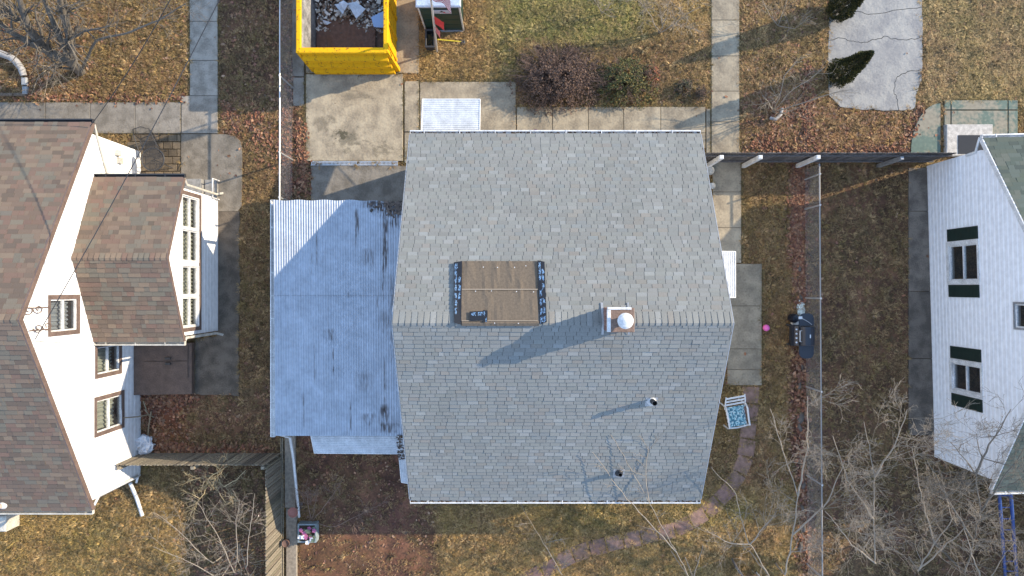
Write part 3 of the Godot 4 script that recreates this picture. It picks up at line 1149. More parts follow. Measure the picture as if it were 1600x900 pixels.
# a double-hung window in a wall at x = X facing f: trim boards, sash, two panes, curtain behind
func window(house: Node, X: float, f: float, z0: float, z1: float, h0: float, h1: float, trim: Material, tw: float, curtain: Material, half := 1.0):
	var mb := MB.new()
	var xo := X + f * .045
	var xi := X - f * .05
	mb.span(Vector3(xo, h0 - tw, z0 - tw), Vector3(xi, h0, z1 + tw))
	mb.span(Vector3(xo, h1, z0 - tw), Vector3(xi, h1 + tw * .7, z1 + tw))
	mb.span(Vector3(xo + f * .003, h0, z0 - tw), Vector3(xi, h1, z0))
	mb.span(Vector3(xo + f * .003, h0, z1), Vector3(xi, h1, z1 + tw))
	var w := part(house, "window", mb, trim)
	var s := MB.new()
	var b := .036
	var mid := (h0 + h1) / 2.0
	var xs := X + f * .012
	s.span(Vector3(xs, h0, z0), Vector3(xi, h0 + b, z1))
	s.span(Vector3(xs, h1 - b, z0), Vector3(xi, h1, z1))
	s.span(Vector3(xs - f * .002, h0 + b, z0), Vector3(xi, h1 - b, z0 + b))
	s.span(Vector3(xs - f * .002, h0 + b, z1 - b), Vector3(xi, h1 - b, z1))
	s.span(Vector3(xs + f * .004, mid - .025, z0 + b), Vector3(xi, mid + .025, z1 - b))
	part(w, "sash", s, M.white_paint)
	for q in [[h0 + b, mid - .025], [mid + .025, h1 - b]]:
		var p := MB.new()
		p.span(Vector3(X - f * .02, q[0], z0 + b), Vector3(X - f * .024, q[1], z1 - b))
		part(w, "pane", p, M.pane)
	if curtain:
		var c := MB.new()
		var n := 26
		for i in n:
			var za := lerpf(z0 + .02, z1 - .02, float(i) / n)
			var zb := lerpf(z0 + .02, z1 - .02, float(i + 1) / n)
			var xa := X - f * (.16 + .03 * sin(i * 1.7))
			var xc := X - f * (.16 + .03 * sin((i + 1) * 1.7))
			c.quad(Vector3(xa, h1 - (h1 - h0) * half, za), Vector3(xc, h1 - (h1 - h0) * half, zb), Vector3(xc, h1, zb), Vector3(xa, h1, za), Vector3(f, 0, 0))
		part(w, "curtain", c, curtain)

const MZ0 := -4.11
const MZ1 := 5.655
const MZR := 0.80
const MHE := 2.60
const MHR := 5.39
const MX0 := -2.73
const MX1 := 5.05

func roof_h(z: float) -> float:
	return MHR - (MHR - MHE) * ((z - MZR) / (MZ1 - MZR) if z > MZR else (MZR - z) / (MZR - MZ0))

func on_roof(px: float, py: float) -> Vector3:
	# the point of the grey roof seen at that place
	var h := 4.0
	for i in 30:
		h = roof_h(g(px, py, h).z)
	return g(px, py, h)

func tape_texture(sd: int) -> ImageTexture:
	var r := RandomNumberGenerator.new()
	r.seed = sd
	var im := Image.create(64, 256, false, Image.FORMAT_RGB8)
	im.fill(Color(.035, .05, .085))
	var y := 6
	while y < 246:
		# two columns of pale blue print in broken letter strokes
		for cx in [8, 36]:
			if r.randf() < .78:
				for s in 26:
					var x: int = cx + r.randi() % 18
					var yy: int = y + r.randi() % 22
					var c := Color(.34, .50, .68).lerp(Color(.55, .68, .8), r.randf())
					if r.randf() < .55:
						im.fill_rect(Rect2i(x, yy, 2, 3 + r.randi() % 6), c)
					else:
						im.fill_rect(Rect2i(x, yy, 3 + r.randi() % 5, 2), c)
		y += 26 + r.randi() % 12
	return ImageTexture.create_from_image(im)

func main_house():
	var base := Vector3(1.16, 0, .8)
	var ho := placed("house", "cape house with grey shingle roof, brown patch and small chimney", "house", base)
	var wx0 := MX0 + .2
	var wx1 := MX1 - .2
	var wz0 := MZ0 + .3
	var wz1 := MZ1 - .3
	cover_rect(wx0, wz0, wx1, wz1)
	var hw := roof_h(wz0) - .10
	for q in [[wx0, -1.0], [wx1, 1.0]]:
		gable_wall(ho, q[0], q[1], wz0, wz1, MZR, hw, MHR - .10, .2, M.white_siding, [])
	side_wall(ho, wx0 + .13, wx1 - .13, wz0 + .07, hw, M.white_siding)
	side_wall(ho, wx0 + .13, wx1 - .13, wz1 - .07, hw, M.white_siding)
	var tones := []
	for v in [.218, .224, .23, .234, .238, .243, .25, .222, .23, .236, .24]:
		tones.append(Color(v * .985, v * 1.01, v * .955))
	tones.append(Color(.24, .230, .208))
	tones.append(Color(.222, .236, .232))
	tones.append(Color(.268, .278, .27))
	var rf := roof(ho, MX0, MX1, MZ0, MZ1, MZR, MHE, MHR, tones, false, 300, 7, .30, func(_p): return true)
	rake(ho, "rake_trim", MX0 - .012, .02, MZ0, MZ1, MZR, MHE, MHR, M.grey_metal, .1)
	rake(ho, "rake_trim", MX1 + .012, .02, MZ0, MZ1, MZR, MHE, MHR, M.grey_metal, .1)
	gutter(ho, MX0, MX1, MZ0 - .015, MHE - .02, -1.0, M.white_paint, .95)
	gutter(ho, MX0, MX1, MZ1 + .015, MHE - .02, 1.0, M.white_paint, 1.2)
	# leaves and grit caught in the gutters
	var mb := MB.new()
	var r := RandomNumberGenerator.new()
	r.seed = 31
	for i in 420:
		var zz: float = (MZ0 - .065) if i % 2 else (MZ1 + .065)
		var p := Vector3(r.randf_range(MX0, MX1), MHE - .085 + r.randf() * .03, zz + r.randf_range(-.03, .03))
		var t := r.randf_range(.5, 1.2)
		mb.col = Color(.15 * t, .09 * t, .055 * t)
		mb.quad(p, p + Vector3(r.randf_range(.02, .05), .01, 0), p + Vector3(r.randf_range(.02, .05), .012, .03), p + Vector3(0, .004, .035), Vector3.UP)
	var gl := part(ho, "gutter_leaves", mb, M.leafy)
	gl.set_meta("kind", "stuff")
	# felt patch with taped sides below the ridge
	var felt := mat(.165, .130, .095, .95, grain(61, 0.03, 0.70, 1.0, 0.06, 512, 0.12), 1.0)
	var fl := part(ho, "roof_patch", felt_sheet(721, 408, 841, 507.5, .042), felt)
	fl.set_meta("label", "brown felt patch nailed over the roof beside the ridge")
	part(fl, "felt_lap", felt_sheet(721, 452, 841, 508, .058), felt)
	part(fl, "felt_lap", felt_sheet(722, 501, 842, 509, .070), felt)
	var seam := mat(.24, .20, .155, .9)
	for q in [[451.2, 452.8, .088], [500.2, 501.4, .094]]:
		mb = MB.new()
		for i in 24:
			var xa := lerpf(722, 840, i / 24.0)
			var xb := lerpf(722, 840, (i + 1) / 24.0)
			mb.quad(on_roof(xa, q[0]) + Vector3(0, q[2], 0), on_roof(xb, q[0]) + Vector3(0, q[2], 0), on_roof(xb, q[1]) + Vector3(0, q[2], 0), on_roof(xa, q[1]) + Vector3(0, q[2], 0), Vector3.UP)
		part(fl, "seam_strip", mb, seam)
	var k := 0
	for q in [[[709.5, 410], [722.5, 408], [721, 507], [710, 504]], [[839.5, 407], [850.5, 409], [854, 503], [843, 507]], [[734, 486.5], [756.5, 485.5], [757, 500.5], [734.5, 501]], [[755, 484], [762, 485], [761.5, 503], [755.5, 502.5]]]:
		var c := []
		for p in q:
			c.append(on_roof(p[0], p[1]) + Vector3(0, .098 + .006 * k, 0))
		mb = MB.new()
		mb.quad_uv(c[0], c[1], c[2], c[3], Vector3.UP)
		var tm := StandardMaterial3D.new()
		tm.albedo_texture = tape_texture(200 + k)
		tm.roughness = .5
		tm.cull_mode = BaseMaterial3D.CULL_DISABLED
		if k >= 2:
			tm.uv1_scale = Vector3(1, .25, 1)
		var o := part(fl, "tape", mb, tm)
		o.set_meta("label", "black repair tape with pale blue print")
		k += 1
	var nail := MB.new()
	nail.lathe(Vector3.ZERO, [[.012, 0.0], [.012, .004], [0.0, .006]], 8)
	var nm := nail.mesh()
	for q in [[755.5, 417.5], [777.5, 418], [804, 418], [821.5, 415.5], [743.5, 455], [768, 454.5], [807, 455.5], [833.5, 456], [773, 504.5], [810, 505]]:
		part(fl, "nail_cap", nm, M.white_paint, Transform3D(Basis.IDENTITY, on_roof(q[0], q[1]) + Vector3(0, .096, 0)))
	# chimney
	var ct := 6.08
	var c0 := g(951, 482.5, ct)
	var c1 := g(990, 518, ct)
	mb = MB.new()
	mb.span(Vector3(c0.x, 4.7, c0.z), Vector3(c1.x, ct - .06, c1.z))
	var ch := part(ho, "chimney", mb, mat(.24, .13, .10, .9, grain(13, 0.008, 0.66, 1.0, 0.06, 1024, 0.05), 1.0))
	# courses of brick round the stack above the roof
	var bm := MB.new()
	bm.box(Vector3.ZERO, Vector3(.17, .052, .014))
	var brick := bm.mesh()
	var br := [mat(.25, .13, .10, .9), mat(.20, .11, .085, .9), mat(.30, .17, .125, .9)]
	var y := 5.2
	var row := 0
	while y < ct - .1:
		for s in 4:
			var face: float = (c1.x - c0.x) if s < 2 else (c1.z - c0.z)
			var nb := int(face / .18)
			for i in nb:
				var off: float = (i + .5 + (.25 if row % 2 else -.25) * (0.0 if nb < 2 else .9)) / nb
				off = clampf(off, .17 / face / 2, 1.0 - .17 / face / 2)
				var p: Vector3
				var b := Basis.IDENTITY
				if s < 2:
					p = Vector3(lerpf(c0.x, c1.x, off), y, (c0.z - .005) if s == 0 else (c1.z + .005))
				else:
					p = Vector3((c0.x - .005) if s == 2 else (c1.x + .005), y, lerpf(c0.z, c1.z, off))
					b = Basis(Vector3.UP, PI / 2)
				if p.y < roof_h(p.z) + .02:
					continue
				part(ch, "brick", brick, br[r.randi() % 3], Transform3D(b, p))
		y += .062
		row += 1
	mb = MB.new()
	mb.bevel(Vector3(c0.x - .02, ct - .06, c0.z - .02), Vector3(c1.x + .02, ct, c1.z + .02), .015)
	part(ch, "crown", mb, mat(.26, .175, .135, .95, grain(13, 0.008, 0.66, 1.0, 0.06, 1024, 0.05), 1.6))
	mb = MB.new()
	mb.bevel(Vector3(c0.x - .03, ct - .05, c0.z - .035), Vector3(c1.x - .05, ct + .02, c0.z + .02), .006)
	mb.bevel(Vector3(c0.x - .035, ct - .055, c0.z + .023), Vector3(c0.x + .045, ct + .018, c1.z + .01), .006)
	part(ch, "metal_edging", mb, M.white_paint)
	mb = MB.new()
	var cc := g(977.5, 501.5, ct + .2)
	cc.y = ct
	mb.lathe(cc, [[.10, 0.0], [.10, .12]], 16)
	for i in 3:
		mb.box(cc + Vector3(cos(i * 2.1) * .10, .15, sin(i * 2.1) * .10), Vector3(.02, .1, .02))
	part(ch, "flue", mb, M.galvanised)
	mb = MB.new()
	mb.lathe(cc, [[.165, .17], [.175, .19], [.13, .235], [.07, .265], [.02, .28], [0, .28]], 24)
	part(ch, "rain_cap", mb, M.white_paint)
	# flashing at the foot of the stack
	mb = MB.new()
	for q in [[c0.x - .06, c0.x - .005], [c1.x + .005, c1.x + .05]]:
		for zz in [[c0.z - .12, MZR], [MZR, c1.z + .12]]:
			mb.quad(Vector3(q[0], roof_h(zz[0]) + .045, zz[0]), Vector3(q[1], roof_h(zz[0]) + .045, zz[0]), Vector3(q[1], roof_h(zz[1]) + .045, zz[1]), Vector3(q[0], roof_h(zz[1]) + .045, zz[1]), Vector3.UP)
	part(ch, "flashing", mb, M.grey_metal)
	# plumbing vents
	for q in [[1018, 626, .40, .065], [967, 738, .26, .055]]:
		var p := on_roof(q[0], q[1])
		mb = MB.new()
		mb.lathe(p, [[q[3], -.1], [q[3], q[2]], [q[3] * .8, q[2]], [q[3] * .8, q[2] - .2], [0, q[2] - .2]], 14)
		var vp := part(ho, "vent_pipe", mb, M.dark_metal)
		mb = MB.new()
		var dn := Vector3(0, MHE - MHR, MZ1 - MZR).normalized()
		var rt := Vector3.RIGHT
		var q0 := p + Vector3(0, .022, 0)
		mb.quad(q0 - rt * .15 - dn * .12, q0 + rt * .15 - dn * .12, q0 + rt * .15 + dn * .17, q0 - rt * .15 + dn * .17, Vector3.UP)
		part(vp, "flashing", mb, M.grey_metal)
		mb = MB.new()
		mb.lathe(p, [[q[3] + .06, .0], [q[3] + .02, .09], [q[3], .10]], 14)
		part(vp, "collar", mb, M.white_paint if q[2] > .3 else M.dark_metal)
	# front door canopy, side door canopy, small back canopy
	awning(ho, g(660, 155, 2.12), g(750, 155, 2.12), Vector3(g(660, 155, 2.12).x, 2.42, -3.85), Vector3(g(750, 155, 2.12).x, 2.42, -3.85), true, .06)
	awning(ho, Vector3(6.14, 2.1, -1.0), Vector3(6.14, 2.1, .26), Vector3(4.86, 2.36, -1.0), Vector3(4.86, 2.36, .26), true, .06)
	awning(ho, Vector3(-3.18, 1.95, 4.15), Vector3(-3.06, 1.95, 5.38), Vector3(-2.54, 2.25, 4.15), Vector3(-2.54, 2.25, 5.38), true, .06)
	# door under the front canopy and the side canopy
	mb = MB.new()
	mb.span(Vector3(-2.1, 0, -3.84), Vector3(-1.2, 2.05, -3.80))
	part(ho, "door", mb, M.white_paint)
	mb = MB.new()
	mb.span(Vector3(4.86, 0, -.8), Vector3(4.90, 2.05, .1))
	part(ho, "door", mb, M.white_paint)

func felt_sheet(px0: float, py0: float, px1: float, py1: float, lift: float) -> MB:
	var mb := MB.new()
	var nx := 26
	var nz := 8
	var f := FastNoiseLite.new()
	f.seed = 3
	f.frequency = 1.6
	var P := []
	for j in nz + 1:
		for i in nx + 1:
			var p := on_roof(lerpf(px0, px1, float(i) / nx), min(lerpf(py0, py1, float(j) / nz), 507.0 if lift < .04 else 509.0))
			p.y += lift + .055 * maxf(0.0, f.get_noise_2d(p.x * 1.9, p.z * .35) - .05)
			P.append(p)
	for j in nz:
		for i in nx:
			var a := j * (nx + 1) + i
			mb.quad(P[a], P[a + 1], P[a + nx + 2], P[a + nx + 1], Vector3.UP)
	# folded edges
	for i in nx:
		mb.quad(P[i], P[i + 1], P[i + 1] - Vector3(0, .02, 0), P[i] - Vector3(0, .02, 0), Vector3(0, 0, -1))
	return mb

# ribbed metal canopy: a, b outer edge, c, d wall edge; ribs run along the outer edge
func awning(house: Node, a: Vector3, b: Vector3, c: Vector3, d: Vector3, along: bool, pitch: float):
	var mb := MB.new()
	var L := a.distance_to(c)
	var n := int(L / pitch) * 4
	for i in n:
		var t0 := float(i) / n
		var t1 := float(i + 1) / n
		var y0 := .008 * sin(i * PI / 2)
		var y1 := .008 * sin((i + 1) * PI / 2)
		mb.quad(a.lerp(c, t0) + Vector3(0, y0, 0), b.lerp(d, t0) + Vector3(0, y0, 0), b.lerp(d, t1) + Vector3(0, y1, 0), a.lerp(c, t1) + Vector3(0, y1, 0), Vector3.UP)
	var o := part(house, "awning", mb, mat(.60, .62, .64, .5, grain(12, 0.006, 0.74, 1.0, 0.03, 512, 0.04), 0.9))
	mb = MB.new()
	mb.tube([a, b], [.016, .016], 6)
	mb.tube([a, c], [.016, .016], 6)
	mb.tube([b, d], [.016, .016], 6)
	part(o, "edge_rail", mb, M.white_paint)
	mb = MB.new()
	mb.tube([a + (b - a) * .02, Vector3(c.x, c.y - .75, c.z) + (b - a) * .02], [.012, .012], 6)
	mb.tube([b - (b - a) * .02, Vector3(d.x, d.y - .75, d.z) - (b - a) * .02], [.012, .012], 6)
	part(o, "strut", mb, M.white_paint)

# ---------------------------------------------------------------- carport
func carport_texture() -> ImageTexture:
	var w := 512
	var h := 880
	var im := Image.create(w, h, false, Image.FORMAT_RGB8)
	var a := noise_image(71, 0.012, 1024, 5).get_data()
	var b := noise_image(72, 0.05, 1024, 4).get_data()
	var r := RandomNumberGenerator.new()
	r.seed = 8
	# dirt streaks running down the corrugation: x, y, half width, length, strength (shares of the sheet)
	var st := [[.581, .03, .010, .13, 1.0], [.575, .10, .004, .10, .9], [.779, .05, .012, .26, 1.0], [.765, .16, .005, .22, .9], [.80, .0, .05, .08, 1.0], [.74, .0, .06, .05, .9], [.69, .0, .05, .035, .8], [.835, .02, .03, .10, 1.0], [.766, .86, .022, .12, 1.0], [.77, .66, .004, .25, .8], [.52, .385, .004, .06, .9], [.72, .40, .005, .06, .6], [.39, .54, .03, .06, .45], [.41, .62, .004, .12, .7], [.28, .60, .004, .2, .5], [.30, .12, .004, .16, .8], [.265, .22, .003, .10, .5], [.20, .78, .003, .2, .5], [.53, .84, .004, .15, .8], [.66, .90, .04, .06, .5], [.80, .94, .05, .05, .6], [.76, .34, .006, .10, .6], [.78, .46, .03, .12, .3], [.66, .20, .03, .08, .4], [.83, .30, .02, .4, .45], [.63, .72, .05, .1, .25]]
	for i in 90:
		st.append([r.randf(), r.randf() * .9, .0018, r.randf_range(.04, .2), r.randf_range(.06, .25)])
	var streak := []
	for x in w: streak.append(r.randf())
	for y in h:
		for x in w:
			var k := y * 1024 + x
			var n1: float = a[k] / 255.0
			var n2: float = b[k] / 255.0
			var f: float = 0.78 + 0.13 * n1 + 0.12 * n2 + streak[x] * .08 - .04
			im.set_pixel(x, y, Color(.655 * f, .69 * f, .735 * f))
	for s in st:
		var x0 := int((s[0] - s[2] * 2.2) * w)
		var x1 := int((s[0] + s[2] * 2.2) * w) + 1
		for y in range(int(s[1] * h), mini(h, int((s[1] + s[3]) * h))):
			for x in range(maxi(0, x0), mini(w, x1 + 1)):
				var dx: float = abs((x + .5) / w - s[0]) / s[2]
				var ty: float = ((float(y) / h) - s[1]) / s[3]
				var n2: float = b[(y / 3) * 1024 + x * 2 % 1024] / 255.0
				var edge: float = minf(ty, 1.0 - ty) * 5.0
				var q: float = s[4] * clampf(1.3 - dx * .62 - (1.0 - n2) * .5, 0, 1) * clampf((n2 - .18 - ty * .2) * 2.6, 0, 1) * clampf(edge, 0, 1)
				var c := im.get_pixel(x, y)
				im.set_pixel(x, y, c.lerp(Color(.20, .17, .16), q))
	# dark lap line of the two sheets
	for x in w:
		if a[x * 7] > 70:
			im.set_pixel(x, int(.402 * h), Color(.3, .29, .30))
	return ImageTexture.create_from_image(im)

func carport():
	var x0 := -6.44
	var x1 := -2.56
	var z0 := -2.37
	var z1 := 4.02
	var cp := placed("carport", "corrugated metal carport roof on posts beside the grey-roofed house", "carport", Vector3(-4.5, 0, .8))
	var m := StandardMaterial3D.new()
	m.albedo_texture = carport_texture()
	m.roughness = .5
	m.metallic = 0.0
	m.cull_mode = BaseMaterial3D.CULL_DISABLED
	var hz := func(x: float, z: float) -> float:
		var k := (z - z0) / (z1 - z0)
		var sag := 0.0
		if x > -3.9 and z < -2.0:
			sag = -.10 * smoothstep(-3.9, -2.7, x) * smoothstep(-2.0, -2.4, z)
		return lerpf(2.44, 2.30, k) + .03 * (x - x0) / (x1 - x0) + sag
	for s in 2:
		var za: float = z0 if s == 0 else .13
		var zb: float = .22 if s == 0 else z1
		var lift := .014 if s == 0 else 0.0
		var st := SurfaceTool.new()
		st.begin(Mesh.PRIMITIVE_TRIANGLES)
		var nx := int((x1 - x0) / .068 * 8)
		var nz := 10
		for j in nz + 1:
			for i in nx + 1:
				var x := lerpf(x0, x1, float(i) / nx)
				var z := lerpf(za, zb, float(j) / nz)
				if s == 0 and j == 0:
					z += .05 * smoothstep(-4.4, -2.8, x) + .012 * sin(x * 9.0)
				st.set_uv(Vector2((x - x0) / (x1 - x0), (z - z0) / (z1 - z0)))
				st.add_vertex(Vector3(x, hz.call(x, z) + lift + .011 * sin(i * TAU / 8.0), z))
		for j in nz:
			for i in nx:
				var a := j * (nx + 1) + i
				for q in [a, a + 1, a + nx + 2, a, a + nx + 2, a + nx + 1]:
					st.add_index(q)
		st.generate_normals()
		part(cp, "roof_sheet", st.commit(), m)
	var mb := MB.new()
	for z in [z0 + .08, -.9, .2, 1.8, z1 - .08]:
		mb = MB.new()
		mb.span(Vector3(x0 + .02, hz.call(x0, z) - .13, z - .03), Vector3(x1, hz.call(x0, z) - .02, z + .03))
		part(cp, "beam", mb, M.white_paint)
	for z in [z0 + .12, .8, z1 - .14]:
		mb = MB.new()
		mb.span(Vector3(x0 + .28, 0, z - .04), Vector3(x0 + .36, hz.call(x0, z) - .131, z + .04))
		part(cp, "post", mb, M.white_paint)
	# trough along the outer edge
	mb = MB.new()
	var zc := (z0 + z1) / 2
	mb.box(Vector3(x0 - .06, 2.26, zc), Vector3(.10, .008, z1 - z0 + .04))
	mb.box(Vector3(x0 - .11, 2.30, zc), Vector3(.012, .09, z1 - z0 + .04))
	mb.box(Vector3(x0 - .104, 2.348, zc), Vector3(.026, .012, z1 - z0 + .04))
	for z in [z0 - .02, z1 + .02]:
		mb.box(Vector3(x0 - .055, 2.30, z), Vector3(.11, .09, .01))
	var gu := part(cp, "gutter", mb, M.white_paint)
	var b := MB.new()
	b.box(Vector3.ZERO, Vector3(.12, .01, .02))
	var bm := b.mesh()
	for i in 11:
		part(gu, "bracket", bm, M.white_paint, Transform3D(Basis.IDENTITY, Vector3(x0 - .05, 2.356, lerpf(z0 + .1, z1 - .1, i / 10.0))))
	# lower back canopy
	awning(cp, Vector3(-5.48, 1.92, 4.58), Vector3(-3.12, 1.92, 4.60), Vector3(-5.55, 2.16, 3.85), Vector3(-3.12, 2.16, 3.85), true, .055)
	mb = MB.new()
	mb.tube([Vector3(-6.45, 2.2, 3.98), Vector3(-6.38, 1.2, 4.30), Vector3(-6.42, .75, 5.05)], [.045, .045, .045], 4)
	mb.tube([Vector3(-6.42, .75, 5.05), Vector3(-6.46, .08, 6.95)], [.045, .045], 4)
	part(cp, "downspout", mb, M.white_paint)
	# bark and leaves caught in the torn corner
	var r := RandomNumberGenerator.new()
	r.seed = 17
	mb = MB.new()
	for i in 260:
		var x := -2.75 - absf(r.randfn(0, .38))
		var z := -2.33 + absf(r.randfn(0, .16))
		var p := Vector3(x, hz.call(x, z) + .028 + r.randf() * .02, z)
		var t := r.randf_range(.4, 1.3)
		mb.col = Color(.10 * t, .075 * t, .06 * t)
		var a := r.randf() * TAU
		var d := Vector3(cos(a), 0, sin(a)) * r.randf_range(.015, .05)
		var e := Vector3(-d.z, .2 * d.x, d.x) * r.randf_range(.3, .8)
		mb.quad(p - d - e, p + d - e, p + d + e, p - d + e, Vector3.UP)
	for i in 90:
		var x := r.randf_range(-3.15, -2.95)
		var z := r.randf_range(3.95, 4.7)
		var p := Vector3(x, 2.36 - maxf(0, z - 4.05) * .45, z)
		var t := r.randf_range(.4, 1.3)
		mb.col = Color(.10 * t, .075 * t, .06 * t)
		mb.quad(p, p + Vector3(.05, .01, .01), p + Vector3(.05, .0, .04), p + Vector3(0, .01, .03), Vector3.UP)
	var o := part(cp, "leaf_debris", mb, M.leafy)
	o.set_meta("kind", "stuff")

# ---------------------------------------------------------------- left neighbour
func left_house():
	var X := -11.33
	var x0 := -19.0
	var ho := placed("house", "house with variegated brown shingle roof, white gable and windowed wing", "house", Vector3(-14.5, 0, .76))
	cover_rect(x0, -4.15, X, 5.72)
	cover_rect(X, -2.7, -8.97, 1.33)
	var tones := []
	for q in [[.180, .128, .094], [.204, .146, .106], [.164, .120, .090], [.186, .156, .118], [.166, .145, .112], [.222, .166, .118], [.192, .124, .093], [.140, .105, .080]]:
		tones.append(Color(q[0], q[1], q[2]))
	var seen := func(p: Vector3) -> bool: return p.x > -15.6 * (1.0 - p.y / H)
	roof(ho, x0, -11.27, -4.42, 5.95, .73, 2.6, 5.41, tones, true, 160, 21, .16, seen)
	rake(ho, "rake_trim", -11.255, .05, -4.42, 5.95, .73, 2.6, 5.41, M.brown_trim, .14)
	gutter(ho, x0, -11.25, 5.965, 2.58, 1.0, M.cream_metal)
	gutter(ho, x0, -11.25, -4.435, 2.58, -1.0, M.dark_metal)
	var holes := [[.28, 1.08, 3.16, 4.22], [1.62, 2.36, 1.18, 2.28], [3.08, 3.95, 1.05, 2.30]]
	gable_wall(ho, X, 1.0, -4.15, 5.72, .73, 2.64, 5.30, .2, M.white_siding, holes)
	side_wall(ho, x0, X - .13, -4.08, 2.62, M.white_siding)
	side_wall(ho, x0, X - .13, 5.65, 2.62, M.white_siding)
	var mb := MB.new()
	gable_wall(ho, x0 + .05, -1.0, -4.15, 5.72, .73, 2.64, 5.30, .4, M.white_siding, [])
	for w in holes:
		window(ho, X, 1.0, w[0], w[1], w[2], w[3], M.brown_trim, .11, M.curtain_grey if w[2] > 3.0 else M.curtain, .9)
	# wing
	roof(ho, X + .02, -8.88, -2.975, 1.436, -.77, 2.43, 3.37, tones, true, 140, 23, .15, func(_p): return true)
	rake(ho, "rake_trim", -8.872, .03, -2.975, 1.436, -.77, 2.43, 3.37, M.brown_trim, .10)
	gutter(ho, X + .03, -8.86, 1.45, 2.41, 1.0, M.cream_metal, .8)
	gutter(ho, X + .03, -8.86, -2.99, 2.41, -1.0, M.dark_metal, .8)
	var wh := []
	for q in [[-2.52, -1.66], [-1.60, -.74], [-.60, .20], [.26, 1.06]]:
		wh.append([q[0], q[1], 1.38, 2.36])
	gable_wall(ho, -8.97, 1.0, -2.72, 1.30, -.77, 2.42, 3.30, .2, M.white_siding, wh)
	side_wall(ho, X + .05, -9.1, -2.65, 2.4, M.white_siding)
	side_wall(ho, X + .05, -9.1, 1.23, 2.4, M.white_siding)
	for w in wh:
		window(ho, -8.97, 1.0, w[0], w[1], w[2], w[3], M.white_paint, .028, M.curtain, 1.0)
	mb = MB.new()
	mb.span(Vector3(-8.98, 1.22, -2.66), Vector3(-8.92, 1.335, 1.20))
	mb.span(Vector3(-8.98, 1.336, 1.10), Vector3(-8.925, 2.42, 1.20))
	mb.span(Vector3(-8.98, 1.336, -2.66), Vector3(-8.925, 2.42, -2.56))
	part(ho, "window_trim", mb, M.brown_trim)
	# downspouts from the wing gutters
	for q in [[-2.99, -2.82, -1.0], [1.50, 1.36, 1.0]]:
		mb = MB.new()
		mb.tube([Vector3(-8.90, 2.36, q[0]), Vector3(-8.90, 2.22, q[1]), Vector3(-8.90, .25, q[1]), Vector3(-8.78, .08, q[1] + .06 * q[2])], [.045, .045, .045, .045], 4)
		part(ho, "downspout", mb, M.cream_metal)
	mb = MB.new()
	mb.tube([Vector3(-11.24, 2.5, -4.40), Vector3(-11.28, 2.3, -4.1), Vector3(-11.28, 1.9, -3.3), Vector3(-11.28, 1.6, -2.86), Vector3(-11.1, 1.3, -2.82)], [.03, .03, .03, .03, .03], 6)
	part(ho, "downspout", mb, M.cream_metal)
	mb = MB.new()
	mb.tube([Vector3(-11.26, 2.5, 5.86), Vector3(-11.29, 2.2, 5.68), Vector3(-11.29, .2, 5.68), Vector3(-11.4, .08, 5.9)], [.045, .045, .045, .045], 4)
	part(ho, "downspout", mb, M.white_paint)
	# vent hoods and cable on the gable wall
	for q in [[-3.86, 1.32], [-3.66, 1.22]]:
		mb = MB.new()
		mb.span(Vector3(X + .01, q[1] - .09, q[0] - .08), Vector3(X + .12, q[1] + .09, q[0] + .08))
		part(ho, "vent_hood", mb, M.cream_metal)
	mb = MB.new()
	mb.tube([Vector3(X + .03, 4.85, 1.25), Vector3(X + .03, 3.9, 1.36), Vector3(X + .03, 3.1, 1.44), Vector3(X + .03, 2.5, 1.47)], [.009, .009, .009, .009], 5)
	mb.tube([Vector3(X + .03, 4.8, 1.42), Vector3(X + .03, 4.2, 1.50), Vector3(X + .03, 3.4, 1.50), Vector3(X + .03, 2.55, 1.50)], [.007, .007, .007, .007], 5)
	part(ho, "cable", mb, M.grey_metal)
	# scrolled iron ornament below the peak
	mb = MB.new()
	var r := RandomNumberGenerator.new()
	r.seed = 4
	for q in [[.50, 4.68, .5], [.95, 4.68, .5], [.52, 5.02, 0], [.92, 4.35, 0]]:
		var pts := []
		var rr := []
		for i in 14:
			var a: float = i * .62
			var rad := .12 * (1.0 - i / 16.0)
			pts.append(Vector3(X + .05, q[1] + cos(a) * rad * 1.6, q[0] + sin(a) * rad))
			rr.append(.011)
		mb.tube(pts, rr, 4)
	for q in [.47, 1.0]:
		mb.tube([Vector3(X + .05, 4.3, q), Vector3(X + .05, 5.0, q)], [.014, .014], 4)
	part(ho, "iron_ornament", mb, mat(.13, .085, .065, .7))
	# roof vent and cowl by the back gutter
	mb = MB.new()
	var rp := Vector3(-13.55, 2.68, 5.78)
	mb.lathe(rp, [[.06, -.1], [.06, .38], [.045, .38], [0, .36]], 12)
	var vp := part(ho, "vent_pipe", mb, mat(.45, .33, .28, .6))
	mb = MB.new()
	mb.lathe(rp, [[.11, .02], [.08, .10], [.06, .13]], 14)
	part(vp, "collar", mb, M.white_paint)

func air_conditioner():
	var c := g(10, 812)
	var ac := placed("air_conditioner", "cream air conditioner box on the back lawn by brown roof", "air conditioner", c)
	var mb := MB.new()
	mb.bevel(c + Vector3(-.5, 0, -.3), c + Vector3(.42, .62, .16), .03)
	part(ac, "case", mb, M.cream_metal)
	for i in 8:
		mb = MB.new()
		mb.span(c + Vector3(-.45, .622, -.24 + i * .045), c + Vector3(.15, .64, -.22 + i * .045))
		part(ac, "louvre", mb, M.grey_metal)

